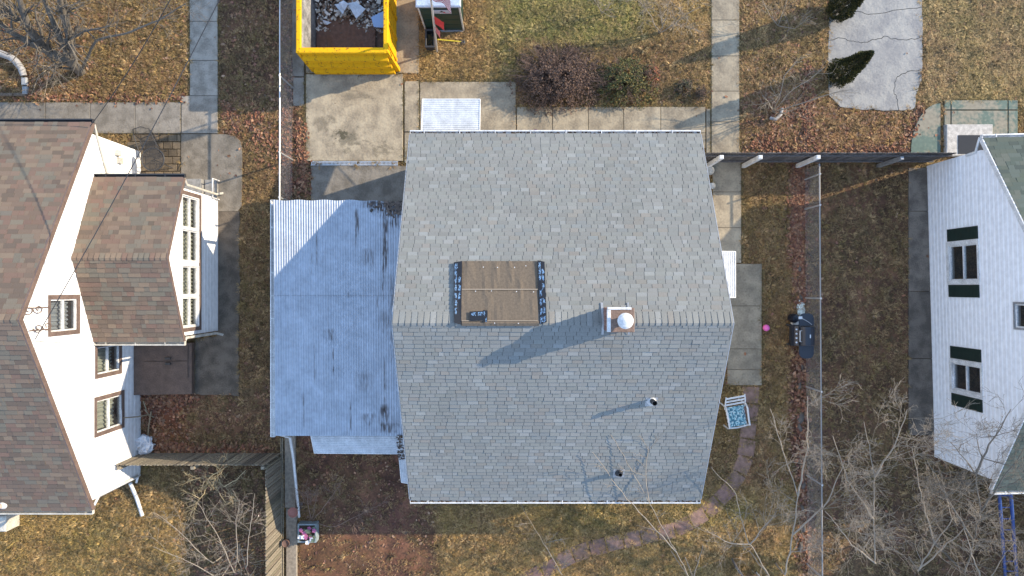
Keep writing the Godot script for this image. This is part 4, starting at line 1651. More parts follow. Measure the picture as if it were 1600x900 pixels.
# ---------------------------------------------------------------- right neighbour
func right_house():
	var X := 12.77
	var C := Vector3(X, 0, .75)
	var ho := placed("house", "white siding house with dark green shutters and green shingle roof", "house", C, "", .027)
	cover_rect(12.7, -3.75, 19.9, 5.3)
	var tones := []
	for q in [[.075, .10, .085], [.095, .12, .105], [.06, .08, .07], [.085, .105, .085], [.11, .125, .105]]:
		tones.append(Color(q[0], q[1], q[2]))
	roof(ho, X - .03, 20.4, -4.0, 5.42, .70, 2.60, 5.40, tones, true, 260, 33, .16, func(p: Vector3): return p.x < 15.6 * (1.0 - p.y / H))
	rake(ho, "rake_trim", X - .045, .03, -4.0, 5.42, .70, 2.60, 5.40, M.white_paint, .13)
	gutter(ho, X - .03, 20.4, -4.015, 2.58, -1.0, M.white_paint, .9)
	gutter(ho, X - .03, 20.4, 5.435, 2.58, 1.0, M.white_paint, .9)
	var holes := [[-1.22, -.22, 1.0, 2.24], [2.16, 2.92, 1.0, 2.24], [.40, 1.0, 3.62, 4.5]]
	gable_wall(ho, X, -1.0, -3.72, 5.14, .70, 2.62, 5.29, .165, mat(.80, .81, .83, .55, grain(15, 0.02, 0.93, 1.0, 0.015), 0.4), holes)
	side_wall(ho, X + .13, 20.2, -3.65, 2.6, M.white_siding)
	side_wall(ho, X + .13, 20.2, 5.07, 2.6, M.white_siding)
	var mb := MB.new()
	gable_wall(ho, 20.3, 1.0, -3.72, 5.14, .70, 2.62, 5.29, .33, M.white_siding, [])
	for i in 3:
		var w: Array = holes[i]
		window(ho, X, -1.0, w[0], w[1], w[2], w[3], M.white_paint if i < 2 else M.grey_metal, .11 if i < 2 else .05, null)
		if i < 2:
			for q in [[w[0] - .48, w[0] - .13], [w[1] + .13, w[1] + .48]]:
				mb = MB.new()
				mb.span(Vector3(X - .045, 0.95, q[0]), Vector3(X - .017, 2.28, q[1]))
				var sh := part(ho, "shutter", mb, M.green_shutter)
				mb = MB.new()
				for k in 20:
					mb.span(Vector3(X - .051, 1.04 + k * .06, q[0] + .04), Vector3(X - .0455, 1.065 + k * .06, q[1] - .04))
				var sl := part(sh, "slat_field", mb, M.green_shutter)
				sl.set_meta("kind", "stuff")
	mb = MB.new()
	mb.tube([Vector3(X - .05, 2.5, -4.05), Vector3(X - .04, 2.3, -3.7), Vector3(X - .04, 1.9, -3.68)], [.04, .04, .04], 4)
	part(ho, "downspout", mb, M.white_paint)

# garage behind the white siding house: stands outside the picture, its shade falls over the bare trees
func garage():
	var x0 := 16.3
	var x1 := 20.3
	var z0 := 5.75
	var z1 := 11.5
	var ga := placed("garage", "white garage standing behind the white siding house", "garage", Vector3(18.3, 0, 8.7))
	for q in [[x0, -1.0], [x1, 1.0]]:
		gable_wall(ga, q[0], q[1], z0, z1, 8.75, 2.62, 3.72, .33, M.white_siding, [])
	side_wall(ga, x0 + .13, x1 - .13, z0 + .07, 2.5, M.white_siding)
	side_wall(ga, x0 + .13, x1 - .13, z1 - .07, 2.5, M.white_siding)
	var mb := MB.new()
	for z in [z0 - .25, z1 + .25]:
		mb.hexa([Vector3(x0 - .1, 3.85, 8.75), Vector3(x1 + .1, 3.85, 8.75), Vector3(x1 + .1, 2.5, z), Vector3(x0 - .1, 2.5, z), Vector3(x0 - .1, 3.75, 8.75), Vector3(x1 + .1, 3.75, 8.75), Vector3(x1 + .1, 2.4, z), Vector3(x0 - .1, 2.4, z)])
	part(ga, "roof", mb, mat(.10, .12, .105, .95, grain(31, 0.09, 0.80, 1.0, 0.10), 1.3))
	mb = MB.new()
	mb.span(Vector3(x0 - .04, 0, 7.4), Vector3(x0 - .024, 2.1, 10.0))
	part(ga, "door", mb, M.white_paint)
# ---------------------------------------------------------------- fences
func board_fence(label: String, a: Vector3, b: Vector3, h: float, m: Material, face: Vector3, wide := .10, group := "") -> Node3D:
	var f := placed("board_fence", label, "fence", (a + b) / 2.0, group)
	var d := (b - a).normalized()
	var L := a.distance_to(b)
	var n := int(L / wide)
	var r := RandomNumberGenerator.new()
	r.seed = int(L * 1000)
	var basis := Basis(d, Vector3.UP, d.cross(Vector3.UP))
	var variants := []
	for i in 6:
		var mb := MB.new()
		var t := r.randf_range(.5, 1.25)
		mb.col = Color(t, t * r.randf_range(.95, 1.03), t * r.randf_range(.9, 1.05))
		var hh := h + r.randf_range(-.03, .02)
		var w := wide / 2 - .008
		# flat board with clipped top corners
		mb.hexa([Vector3(-w, 0, -.009), Vector3(w, 0, -.009), Vector3(w, 0, .009), Vector3(-w, 0, .009), Vector3(-w, hh - .03, -.009), Vector3(w, hh - .03, -.009), Vector3(w, hh - .03, .009), Vector3(-w, hh - .03, .009)])
		mb.hexa([Vector3(-w, hh - .03, -.009), Vector3(w, hh - .03, -.009), Vector3(w, hh - .03, .009), Vector3(-w, hh - .03, .009), Vector3(-w + .025, hh, -.009), Vector3(w - .025, hh, -.009), Vector3(w - .025, hh, .009), Vector3(-w + .025, hh, .009)])
		variants.append(mb.mesh())
	for i in n:
		var p := a + d * ((i + .5) * L / n)
		p += face * r.randf_range(-.006, .006)
		part(f, "board", variants[r.randi() % 6], m, Transform3D(basis * Basis(Vector3.FORWARD, r.randf_range(-.01, .01)), p + Vector3(0, .02, 0)))
	for y in [.35, h - .25]:
		var mb := MB.new()
		var off := face * .038
		mb.box((a + b) / 2 + off + Vector3(0, y, 0), Vector3(L, .08, .04), basis)
		part(f, "rail", mb, m)
	return f

func chain_fence(label: String, a: Vector3, b: Vector3, h: float, posts: Array, rail: Material) -> Node3D:
	var f := placed("chain_link_fence", label, "fence", (a + b) / 2.0)
	var d := (b - a).normalized()
	var L := a.distance_to(b)
	var mb := MB.new()
	mb.tube([a + Vector3(0, h, 0), b + Vector3(0, h, 0)], [.021, .021], 8)
	part(f, "top_rail", mb, rail)
	for q in posts:
		mb = MB.new()
		var p: Vector3 = a + d * q
		mb.tube([p, p + Vector3(0, h + .04, 0)], [.024, .024], 8)
		var o := part(f, "post", mb, M.galvanised)
		mb = MB.new()
		mb.lathe(p + Vector3(0, h + .03, 0), [[.03, 0], [.03, .02], [0, .045]], 8)
		part(o, "post_cap", mb, M.galvanised)
	mb = MB.new()
	var s := .075
	var i := -int(h / s)
	while i * s < L:
		var t0: float = i * s
		for up in 2:
			var ta := t0
			var tb := t0 + h
			var ya := 0.05 if up == 0 else h
			var yb := h if up == 0 else 0.05
			if ta < 0:
				ya = lerpf(ya, yb, -ta / h); ta = 0
			if tb > L:
				yb = lerpf(yb, ya, (tb - L) / (tb - ta)) if tb > ta else yb; tb = L
			if tb - ta > .02:
				mb.tube([a + d * ta + Vector3(0, ya, 0), a + d * tb + Vector3(0, yb, 0)], [.0013, .0013], 3, false)
		i += 1
	var w := part(f, "wire_mesh", mb, M.wire)
	w.set_meta("kind", "stuff")
	return f

func fences():
	var a := g(196, 708)
	var b := Vector3(-7.02, 0, 5.03)
	a.x = -11.28
	a.z = 5.03
	var f1 := board_fence("weathered tan board fence running from white gable to the corner", a, b, 1.45, M.fence_wood, Vector3(0, 0, 1), .095)
	var b2 := Vector3(-7.02, 0, 9.9)
	board_fence("sunlit board fence section beside the timber garden border", Vector3(-7.02, 0, 5.10), b2, 1.40, M.fence_wood, Vector3(-1, 0, 0), .095)
	for p in [Vector3(-11.2, 0, 5.12), Vector3(-9.1, 0, 5.12), Vector3(-7.1, 0, 5.12)]:
		var mb := MB.new()
		mb.span(p + Vector3(-.05, 0, -.04), p + Vector3(.05, 1.42, .05))
		part(f1, "post", mb, M.fence_wood)
	var z := -3.83
	var f3 := board_fence("grey board fence with white posts between two houses", Vector3(5.36, 0, z), Vector3(12.62, 0, z), 1.5, M.fence_grey, Vector3(0, 0, 1), .14)
	for x in [5.94, 7.04, 8.68]:
		var mb := MB.new()
		mb.bevel(Vector3(x - .055, 0, z + .065), Vector3(x + .055, 1.53, z + .175), .015)
		part(f3, "post", mb, M.white_paint)
	var mb := MB.new()
	mb.bevel(Vector3(11.1, 0, z + .065), Vector3(11.2, 1.35, z + .165), .015)
	part(f3, "post", mb, M.grey_metal)
	chain_fence("chain link fence beside the driveway with the yellow dumpster", Vector3(-6.66, 0, -11.5), Vector3(-6.68, 0, -2.45), 1.22, [.2, 2.6, 5.4, 7.6, 8.9], M.galvanised)
	chain_fence("chain link fence along the leaf line behind the grill", Vector3(8.90, 0, -3.6), Vector3(9.0, 0, 10.4), 1.07, [.3, 1.2, 3.9, 6.6, 9.3, 12.0], mat(.26, .25, .24, .6, null, 1.0, null, .3))
	# bracing pipe near the carport end
	var lo := placed("stone_edging", "low grey stones half buried in red leaves by chain link fence", "stones", g(1252, 600))
	var r := RandomNumberGenerator.new()
	r.seed = 90
	for i in 13:
		var m2 := MB.new()
		var p := g(1252 + r.randf_range(-5, 5), 425 + i * 36.0 + r.randf_range(-14, 14))
		if p.z > .3 and p.z < 2.2: continue
		var w := r.randf_range(.05, .11)
		m2.lathe(p, [[w, -.03], [w * 1.05, .02], [w * .8, .06], [w * .35, .085], [0, .09]], 7)
		for k in m2.v.size():
			var q: Vector3 = m2.v[k] - p
			m2.v[k] = p + Vector3(q.x * (1.0 + .3 * sin(q.z * 40.0 + i)), q.y, q.z * 1.7 + q.x * sin(i * 2.0))
		part(lo, "stone", m2, mat(.15, .125, .105, .95, grain(13, 0.008, 0.66, 1.0, 0.06, 1024, 0.05), .9))

# ---------------------------------------------------------------- things in the front yard
func dumpster():
	var x0 := -6.02
	var x1 := -3.46
	var z1 := -6.57
	var z0 := -12.6
	var h := 1.78
	var d := placed("dumpster", "yellow roll-off dumpster with ribbed rusty sides on the driveway", "dumpster", Vector3((x0 + x1) / 2, 0, (z0 + z1) / 2))
	cover_rect(x0, z0, x1, z1)
	var ya := rusty()
	var mb := MB.new()
	mb.span(Vector3(x0 + .06, .12, z0), Vector3(x1 - .06, .20, z1 - .06))
	part(d, "floor", mb, mat(.12, .075, .055, .9, grain(13, 0.008, 0.66, 1.0, 0.06, 1024, 0.05), .6))
	for x in [x0, x1]:
		var s := 1.0 if x == x0 else -1.0
		mb = MB.new()
		mb.span(Vector3(x + s * .05, .05, z0), Vector3(x + s * .09, h, z1 - .05))
		part(d, "side_wall", mb, ya)
		mb = MB.new()
		mb.span(Vector3(x + s * .093, .2, z0), Vector3(x + s * .10, h - .05, z1 - .10))
		part(d, "liner", mb, mat(.40, .39, .38, .6, grain(12, 0.006, 0.5, 1.0, 0.05, 512, 0.04), .6))
		mb = MB.new()
		mb.bevel(Vector3(x - s * .005, h - .05, z0), Vector3(x + s * .13, h + .05, z1 - .02), .02)
		part(d, "top_rail", mb, ya)
		for i in 9:
			var z := z1 - .35 - i * .62
			mb = MB.new()
			mb.span(Vector3(x + s * .02, .08, z - .05), Vector3(x + s * .049, h - .06, z + .05))
			part(d, "rib", mb, ya)
		# slanting corner strut
		mb = MB.new()
		mb.hexa([Vector3(x - s * .06, .05, z1 + .0), Vector3(x + s * .06, .05, z1 + .0), Vector3(x + s * .06, .05, z1 - .12), Vector3(x - s * .06, .05, z1 - .12),
			Vector3(x - s * .01, h + .03, z1 + .0), Vector3(x + s * .06, h + .03, z1 + .0), Vector3(x + s * .06, h + .03, z1 - .12), Vector3(x - s * .01, h + .03, z1 - .12)])
		part(d, "corner_post", mb, ya)
	mb = MB.new()
	mb.span(Vector3(x0 + .06, .06, z1 - .07), Vector3(x1 - .06, h, z1 - .03))
	part(d, "end_gate", mb, ya)
	mb = MB.new()
	mb.bevel(Vector3(x0 + .061, h - .05, z1 - .14), Vector3(x1 - .061, h + .045, z1 + .02), .02)
	part(d, "top_rail", mb, ya)
	for y in [.10, .66, 1.22]:
		mb = MB.new()
		mb.hexa([Vector3(x0 + .07, y, z1 - .03), Vector3(x1 - .07, y, z1 - .03), Vector3(x1 - .07, y + .02, z1 + .10), Vector3(x0 + .07, y + .02, z1 + .10),
			Vector3(x0 + .07, y + .26, z1 - .03), Vector3(x1 - .07, y + .26, z1 - .03), Vector3(x1 - .07, y + .20, z1 + .10), Vector3(x0 + .07, y + .20, z1 + .10)])
		part(d, "rib", mb, ya)
	# rubble: broken shingles, plaster and boards
	var r := RandomNumberGenerator.new()
	r.seed = 61
	mb = MB.new()
	for i in 1500:
		var u := r.randf()
		var x := lerpf(x0 + .16, x1 - .16, r.randf())
		var z := z1 - 1.15 - absf(r.randfn(0, 1.0)) - (.35 if x < -4.9 and x > -5.5 else 0.0)
		if r.randf() < .06: z = z1 - .3 - r.randf() * 1.2
		if z < z0 + .2: continue
		var pile := .22 + .5 * smoothstep(z1 - 1.0, z1 - 2.6, z) * r.randf()
		var p := Vector3(x, pile, z)
		var t := r.randf_range(.5, 1.3)
		var c: Color = [Color(.46, .43, .38), Color(.27, .235, .20), Color(.13, .10, .08), Color(.58, .57, .55), Color(.22, .14, .095)][r.randi() % 5]
		mb.col = Color(c.r * t, c.g * t, c.b * t)
		var s := .02 + .06 * u * u
		mb.box(p, Vector3(s * r.randf_range(.8, 2.2), s * .5, s * r.randf_range(.8, 1.8)), Basis.from_euler(Vector3(r.randf() - .5, r.randf() * TAU, r.randf() - .5)))
	var rb := MeshInstance3D.new()
	rb.mesh = mb.mesh()
	rb.material_override = M.leafy
	rb.name = "rubble"
	add_child(rb)
	tag(rb, "heap of broken plaster and shingle scraps inside yellow dumpster", "rubble", "", "stuff")
	# soggy brown sheet on the dumpster floor
	mb = MB.new()
	var f := FastNoiseLite.new()
	f.seed = 8; f.frequency = 1.1
	for i in 18:
		for j in 12:
			var P := []
			for q in [[0, 0], [1, 0], [1, 1], [0, 1]]:
				var x: float = x0 + .14 + (i + q[0]) * .098
				var z: float = z1 - .42 - (j + q[1]) * .098 + .08 * f.get_noise_2d(x * 4, 3.0)
				P.append(Vector3(x, .235 + .05 * (f.get_noise_2d(x * 2, z * 2) + .5) , z))
			mb.quad(P[0], P[1], P[2], P[3], Vector3.UP)
	solo("wet_board", mb, mat(.16, .085, .058, .8, grain(13, 0.008, 0.66, 1.0, 0.06, 1024, 0.05), .8), "soggy reddish brown sheet of board lying on dumpster floor", "board")
	for q in [[[522, 6], [541, 3], [536, 22], [528, 14], .85, "pale blue plasterboard scrap with pointed end in dumpster"], [[543, 6], [556, 2], [571, 14], [556, 28], .80, "large pale plasterboard sheet standing broken in dumpster rubble"], [[580, 27], [603, 15], [604, 44], [584, 42], .62, "torn blue plastic sheet against the dumpster's side wall"], [[504, 31], [517, 34], [511, 38], [506, 37], .45, "small white broken tile on the brown sheet in dumpster"], [[530, 5], [537, 1], [545, 7], [538, 16], .9, "grey bent flashing strip between two plasterboard scraps in dumpster"]]:
		mb = MB.new()
		var P := []
		for k in 4:
			P.append(g(q[k][0], q[k][1], q[4]) + Vector3(0, r.randf_range(-.06, .06), 0))
		mb.hexa([P[0], P[1], P[2], P[3], P[0] - Vector3(0, .014, 0), P[1] - Vector3(0, .014, 0), P[2] - Vector3(0, .014, 0), P[3] - Vector3(0, .014, 0)])
		var blue: bool = "blue plastic" in q[5]
		solo("debris_panel", mb, mat(.22, .33, .52, .5) if blue else mat(.52, .56, .62, .8, grain(12, 0.006, 0.74, 1.0, 0.03, 512, 0.04), .9), q[5], "debris")

func rusty() -> StandardMaterial3D:
	if M.has("yellow"):
		return M.yellow
	var a := noise_image(81, 0.02, 512, 5).get_data()
	var b := noise_image(82, 0.09, 512, 4).get_data()
	var o := PackedByteArray()
	o.resize(512 * 512 * 3)
	for i in 512 * 512:
		var x := smoothstep(.63, .72, a[i] / 255.0 * .6 + b[i] / 255.0 * .4)
		var f := .86 + .2 * b[i] / 255.0
		var c := Color(.72 * f, .375 * f, .012).lerp(Color(.13, .06, .03), x)
		c = c.linear_to_srgb()
		o[i * 3] = int(clampf(c.r, 0, 1) * 255)
		o[i * 3 + 1] = int(clampf(c.g, 0, 1) * 255)
		o[i * 3 + 2] = int(clampf(c.b, 0, 1) * 255)
	var m := mat(1, 1, 1, .75, ImageTexture.create_from_image(Image.create_from_data(512, 512, false, Image.FORMAT_RGB8, o)), .6)
	m.metallic_specular = .15
	M.yellow = m
	return m

func shed():
	var x0 := -2.64
	var x1 := -1.46
	var z1 := -7.84
	var z0 := -8.85
	var h := 1.82
	var s := placed("storage_shed", "small dark green storage shed with pale grey lid", "shed", Vector3((x0 + x1) / 2, 0, (z0 + z1) / 2))
	cover_rect(x0, z0, x1, z1)
	var gm := mat(.010, .042, .030, .5, grain(12, 0.006, 0.74, 1.0, 0.03, 512, 0.04), .8)
	var mb := MB.new()
	mb.bevel(Vector3(x0 + .03, 0, z0), Vector3(x1 - .03, h, z1 - .03), .02)
	part(s, "body", mb, gm)
	for i in 2:
		mb = MB.new()
		var a := lerpf(x0 + .05, x1 - .05, i * .5) + .004
		var b := lerpf(x0 + .05, x1 - .05, i * .5 + .5) - .004
		mb.span(Vector3(a, .08, z1 - .029), Vector3(b, h - .1, z1 - .005))
		var dr := part(s, "door", mb, gm)
		for k in 4:
			mb = MB.new()
			mb.span(Vector3(a + .05, .2 + k * .37, z1 - .0045), Vector3(b - .05, .5 + k * .37, z1 + .004))
			part(dr, "panel", mb, gm)
	for x in [x0 + .015, x1 - .015]:
		mb = MB.new()
		mb.span(Vector3(x - .022, 0, z1 - .03), Vector3(x + .022, h + .02, z1 + .012))
		part(s, "corner_trim", mb, M.cream_metal)
	mb = MB.new()
	mb.span(Vector3(x0 + .04, 0.0, z1 + .001), Vector3(x1 - .04, .06, z1 + .05))
	part(s, "sill", mb, M.grey_metal)
	mb = MB.new()
	mb.bevel(Vector3(x0 - .04, h + .001, z0 - .05), Vector3(x1 + .04, h + .10, z1 + .03), .03)
	part(s, "lid", mb, mat(.46, .53, .62, .4, grain(12, 0.006, 0.74, 1.0, 0.03, 512, 0.04), .8))
	mb = MB.new()
	mb.span(Vector3(-2.27, 1.38, z1 + .006), Vector3(-1.72, 1.62, z1 + .02))
	var sg := part(s, "sign_plate", mb, mat(.38, .40, .43, .5))
	mb = MB.new()
	mb.col = Color(.02, .02, .03)
	mb.tri(Vector3(-2.06, 1.48, z1 + .022), Vector3(-1.92, 1.48, z1 + .022), Vector3(-1.99, 1.60, z1 + .022), Vector3(0, 0, 1))
	mb.span(Vector3(-2.22, 1.42, z1 + .0205), Vector3(-2.05, 1.44, z1 + .022))
	mb.col = Color(.4, .03, .04)
	mb.tri(Vector3(-1.96, 1.43, z1 + .0225), Vector3(-1.88, 1.43, z1 + .0225), Vector3(-1.92, 1.53, z1 + .0225), Vector3(0, 0, 1))
	mb.span(Vector3(-1.9, 1.41, z1 + .0205), Vector3(-1.76, 1.425, z1 + .022))
	part(sg, "sign_print", mb, M.plain)
	# flagpole with a flag and a red pennant
	var b0 := g(683, 81)
	var tp := g(671.5, -18, 4.4)
	var fp := placed("flagpole", "grey flagpole leaning beside the green shed", "flagpole", b0)
	mb = MB.new()
	mb.tube([b0, b0.lerp(tp, .5), tp], [.032, .03, .026], 8)
	part(fp, "pole", mb, M.galvanised)
	mb = MB.new()
	mb.lathe(tp, [[.02, 0], [.05, .04], [.04, .09], [0, .11]], 10)
	part(fp, "finial", mb, M.galvanised)
	var tm := StandardMaterial3D.new()
	tm.albedo_texture = flag_texture()
	tm.roughness = .8
	tm.cull_mode = BaseMaterial3D.CULL_DISABLED
	mb = MB.new()
	# cloth hanging from the pole in soft folds: u along the fly, v down the hoist
	var ht := b0.lerp(tp, .99)
	var hb := b0.lerp(tp, .84)
	for i in 16:
		for j in 10:
			var P := []
			for q in [[0, 0], [1, 0], [1, 1], [0, 1]]:
				var u: float = (i + q[0]) / 16.0
				var v: float = (j + q[1]) / 10.0
				var p := ht.lerp(hb, v)
				p += Vector3(.05 + .42 * u, -.35 * u * u, .08 * sin(u * 7.0 + v * 1.2) * u + .10 * u)
				P.append(p)
			var k := mb.u.size()
			mb.quad(P[0], P[1], P[2], P[3])
			var uv := [Vector2(i / 16.0, j / 10.0), Vector2((i + 1) / 16.0, j / 10.0), Vector2((i + 1) / 16.0, (j + 1) / 10.0), Vector2(i / 16.0, (j + 1) / 10.0)]
			for e in [[0, 0], [1, 1], [2, 2], [3, 0], [4, 2], [5, 3]]:
				mb.u[k + e[0]] = uv[e[1]]
	var fl := solo("flag", mb, tm, "red and white striped flag with blue canton drooping from flagpole", "flag", Vector3.ZERO)
	mb = MB.new()
	for q in [[.50, .62, 678, 20, 692, 34, Color(.55, .03, .03)], [.36, .47, 680, 39, 689, 54, Color(.55, .16, .15)]]:
		var pa := b0.lerp(tp, q[1])
		var pb := b0.lerp(tp, q[0])
		for i in 10:
			for j in 6:
				var P := []
				for e in [[0, 0], [1, 0], [1, 1], [0, 1]]:
					var u: float = (i + e[0]) / 10.0
					var v: float = (j + e[1]) / 6.0
					var w: float = (1.0 - .55 * absf(u - .35)) * (.36 if q[0] > .45 else .16)
					var p: Vector3 = pa.lerp(pb, v) + Vector3(.03 + w * u, -.25 * u, .10 * u + .05 * sin(v * 6.0 + u * 4.0) * u)
					P.append(p)
				mb.col = q[6]
				mb.quad(P[0], P[1], P[2], P[3])
	solo("pennant", mb, M.plain, "two red cloth pennants tied to the flagpole below the flag", "pennant")
	# broom and bucket on the grass
	var br := placed("broom", "broom with yellow handle lying on the grass by flagpole", "broom", g(705, 66))
	mb = MB.new()
	mb.tube([g(684, 63.5) + Vector3(0, .10, 0), g(721, 66) + Vector3(0, .05, 0)], [.018, .018], 8)
	part(br, "handle", mb, mat(.62, .48, .04, .5))
	mb = MB.new()
	mb.bevel(g(720, 62.5) + Vector3(0, .0, 0), g(727, 70) + Vector3(0, .07, 0), .02)
	part(br, "head", mb, M.dark_metal)
	var bk := placed("bucket", "black rectangular bucket standing in front of green shed", "bucket", g(674, 66))
	mb = MB.new()
	var c := g(674, 66)
	for q in [[Vector3(-.13, 0, -.26), Vector3(.13, .34, -.24)], [Vector3(-.13, 0, .24), Vector3(.13, .34, .26)], [Vector3(-.13, 0, -.239), Vector3(-.11, .34, .239)], [Vector3(.11, 0, -.239), Vector3(.13, .34, .239)], [Vector3(-.109, .0, -.239), Vector3(.109, .03, .239)]]:
		mb.span(c + q[0], c + q[1])
	part(bk, "body", mb, M.dark_metal)
	mb = MB.new()
	mb.bevel(c + Vector3(-.15, .341, -.28), c + Vector3(.15, .36, -.22), .006)
	mb.bevel(c + Vector3(-.15, .341, .22), c + Vector3(.15, .36, .28), .006)
	mb.bevel(c + Vector3(-.15, .341, -.219), c + Vector3(-.10, .36, .219), .006)
	mb.bevel(c + Vector3(.10, .341, -.219), c + Vector3(.15, .36, .219), .006)
	part(bk, "rim", mb, M.dark_metal)

func flag_texture() -> ImageTexture:
	var im := Image.create(190, 100, false, Image.FORMAT_RGB8)
	im.fill(Color(.86, .85, .85))
	for i in 13:
		if i % 2 == 0:
			im.fill_rect(Rect2i(0, int(i * 100.0 / 13), 190, 8), Color(.62, .12, .2))
	im.fill_rect(Rect2i(0, 0, 76, 54), Color(.16, .2, .45))
	for j in 9:
		for i in 6 - j % 2:
			im.fill_rect(Rect2i(5 + i * 12 + (6 if j % 2 else 0), 3 + int(j * 5.5), 4, 3), Color(.88, .88, .9))
	return ImageTexture.create_from_image(im)

func flower_bunch(px: float, h: float, label: String, petals: Array, sd: int):
	var base := Vector3(g(px, 203, h).x, .03, -4.46)
	var o := placed("flower_stake", label, "garden ornament", base, "")
	var mb := MB.new()
	mb.tube([base, base + Vector3(0, h, 0)], [.012, .01], 6)
	part(o, "stake", mb, mat(.06, .10, .04, .7))
	var r := RandomNumberGenerator.new()
	r.seed = sd
	for k in 7:
		mb = MB.new()
		var c := base + Vector3(r.randf_range(-.09, .09), h + r.randf_range(-.22, .06), r.randf_range(-.16, .05))
		mb.col = petals[k % petals.size()]
		for i in 6:
			var a := TAU * i / 6.0
			var d := Vector3(cos(a), .25, sin(a)) * .065
			var s := Vector3(-sin(a), 0, cos(a)) * .03
			mb.quad(c, c + d * .6 + s, c + d, c + d * .6 - s, Vector3.UP)
		mb.lathe(c, [[.018, 0.0], [.014, .02], [0, .024]], 6)
		part(o, "blossom", mb, M.plain)

# ---------------------------------------------------------------- furniture and small things
func wire_furniture():
	# round mesh table
	var c := g(239, 249, .70)
	var base := Vector3(c.x, 0.03, c.z)
	var t := placed("patio_table", "round black wire mesh patio table on brown pavers", "table", base)
	var mb := MB.new()
	var R := .33
	var pts := []
	var rr := []
	for i in 29:
		pts.append(c + Vector3(cos(i * TAU / 28) * R, 0, sin(i * TAU / 28) * R))
		rr.append(.02)
	mb.tube(pts, rr, 6, false)
	part(t, "rim", mb, M.dark_metal)
	mb = MB.new()
	for i in range(-15, 16):
		var x := i * .021
		var w := sqrt(maxf(0.0, R * R - x * x))
		mb.tube([c + Vector3(x, 0, -w), c + Vector3(x, 0, w)], [.005, .005], 3, false)
		mb.tube([c + Vector3(-w, 0, x), c + Vector3(w, 0, x)], [.005, .005], 3, false)
	var ms := part(t, "wire_top", mb, M.dark_metal)
	ms.set_meta("kind", "stuff")
	for i in 3:
		mb = MB.new()
		var a := TAU * i / 3.0 + .5
		var d := Vector3(cos(a), 0, sin(a))
		mb.tube([c + d * .05, c + d * .09 + Vector3(0, -.35, 0), base + d * .30], [.014, .014, .014], 6)
		part(t, "leg", mb, M.dark_metal)
	# mesh chair
	c = g(233, 224, .42)
	base = Vector3(c.x, .03, c.z)
	t = placed("wire_chair", "black wire mesh patio chair with curled arms on brown pavers", "chair", base)
	var b := Basis(Vector3.UP, .35)
	mb = MB.new()
	var hw := .22
	pts = []
	for q in [[-hw, -hw], [hw, -hw], [hw + .03, hw], [-hw - .03, hw], [-hw, -hw]]:
		pts.append(c + b * Vector3(q[0], 0, q[1]))
	mb.tube(pts, [.013, .013, .013, .013, .013], 6)
	part(t, "seat_frame", mb, M.dark_metal)
	mb = MB.new()
	for i in range(-11, 12):
		mb.tube([c + b * Vector3(i * .02, 0, -hw), c + b * Vector3(i * .02, 0, hw)], [.005, .005], 3, false)
		mb.tube([c + b * Vector3(-hw, 0, i * .02), c + b * Vector3(hw, 0, i * .02)], [.005, .005], 3, false)
	ms = part(t, "wire_seat", mb, M.dark_metal)
	ms.set_meta("kind", "stuff")
	mb = MB.new()
	mb.tube([c + b * Vector3(-hw, 0, -hw), c + b * Vector3(-hw - .02, .25, -hw - .1), c + b * Vector3(-.12, .45, -hw - .16), c + b * Vector3(.12, .45, -hw - .16), c + b * Vector3(hw + .02, .25, -hw - .1), c + b * Vector3(hw, 0, -hw)], [.013, .013, .013, .013, .013, .013], 6)
	for i in range(-7, 8):
		mb.tube([c + b * Vector3(i * .03, 0, -hw), c + b * Vector3(i * .024, .42, -hw - .15)], [.005, .005], 3, false)
	part(t, "backrest", mb, M.dark_metal)
	for s in [-1.0, 1.0]:
		mb = MB.new()
		mb.tube([c + b * Vector3(s * (hw + .02), .25, -hw - .08), c + b * Vector3(s * (hw + .05), .24, .05), c + b * Vector3(s * (hw + .06), .2, hw), c + b * Vector3(s * (hw + .10), .24, hw + .08)], [.013, .013, .013, .01], 6)
		part(t, "armrest", mb, M.dark_metal)
		for z in [-hw, hw]:
			mb = MB.new()
			mb.tube([c + b * Vector3(s * hw, 0, z), Vector3(c.x, .03, c.z) + b * Vector3(s * (hw + .04), 0, z * 1.15)], [.013, .013], 6)
			part(t, "leg", mb, M.dark_metal)

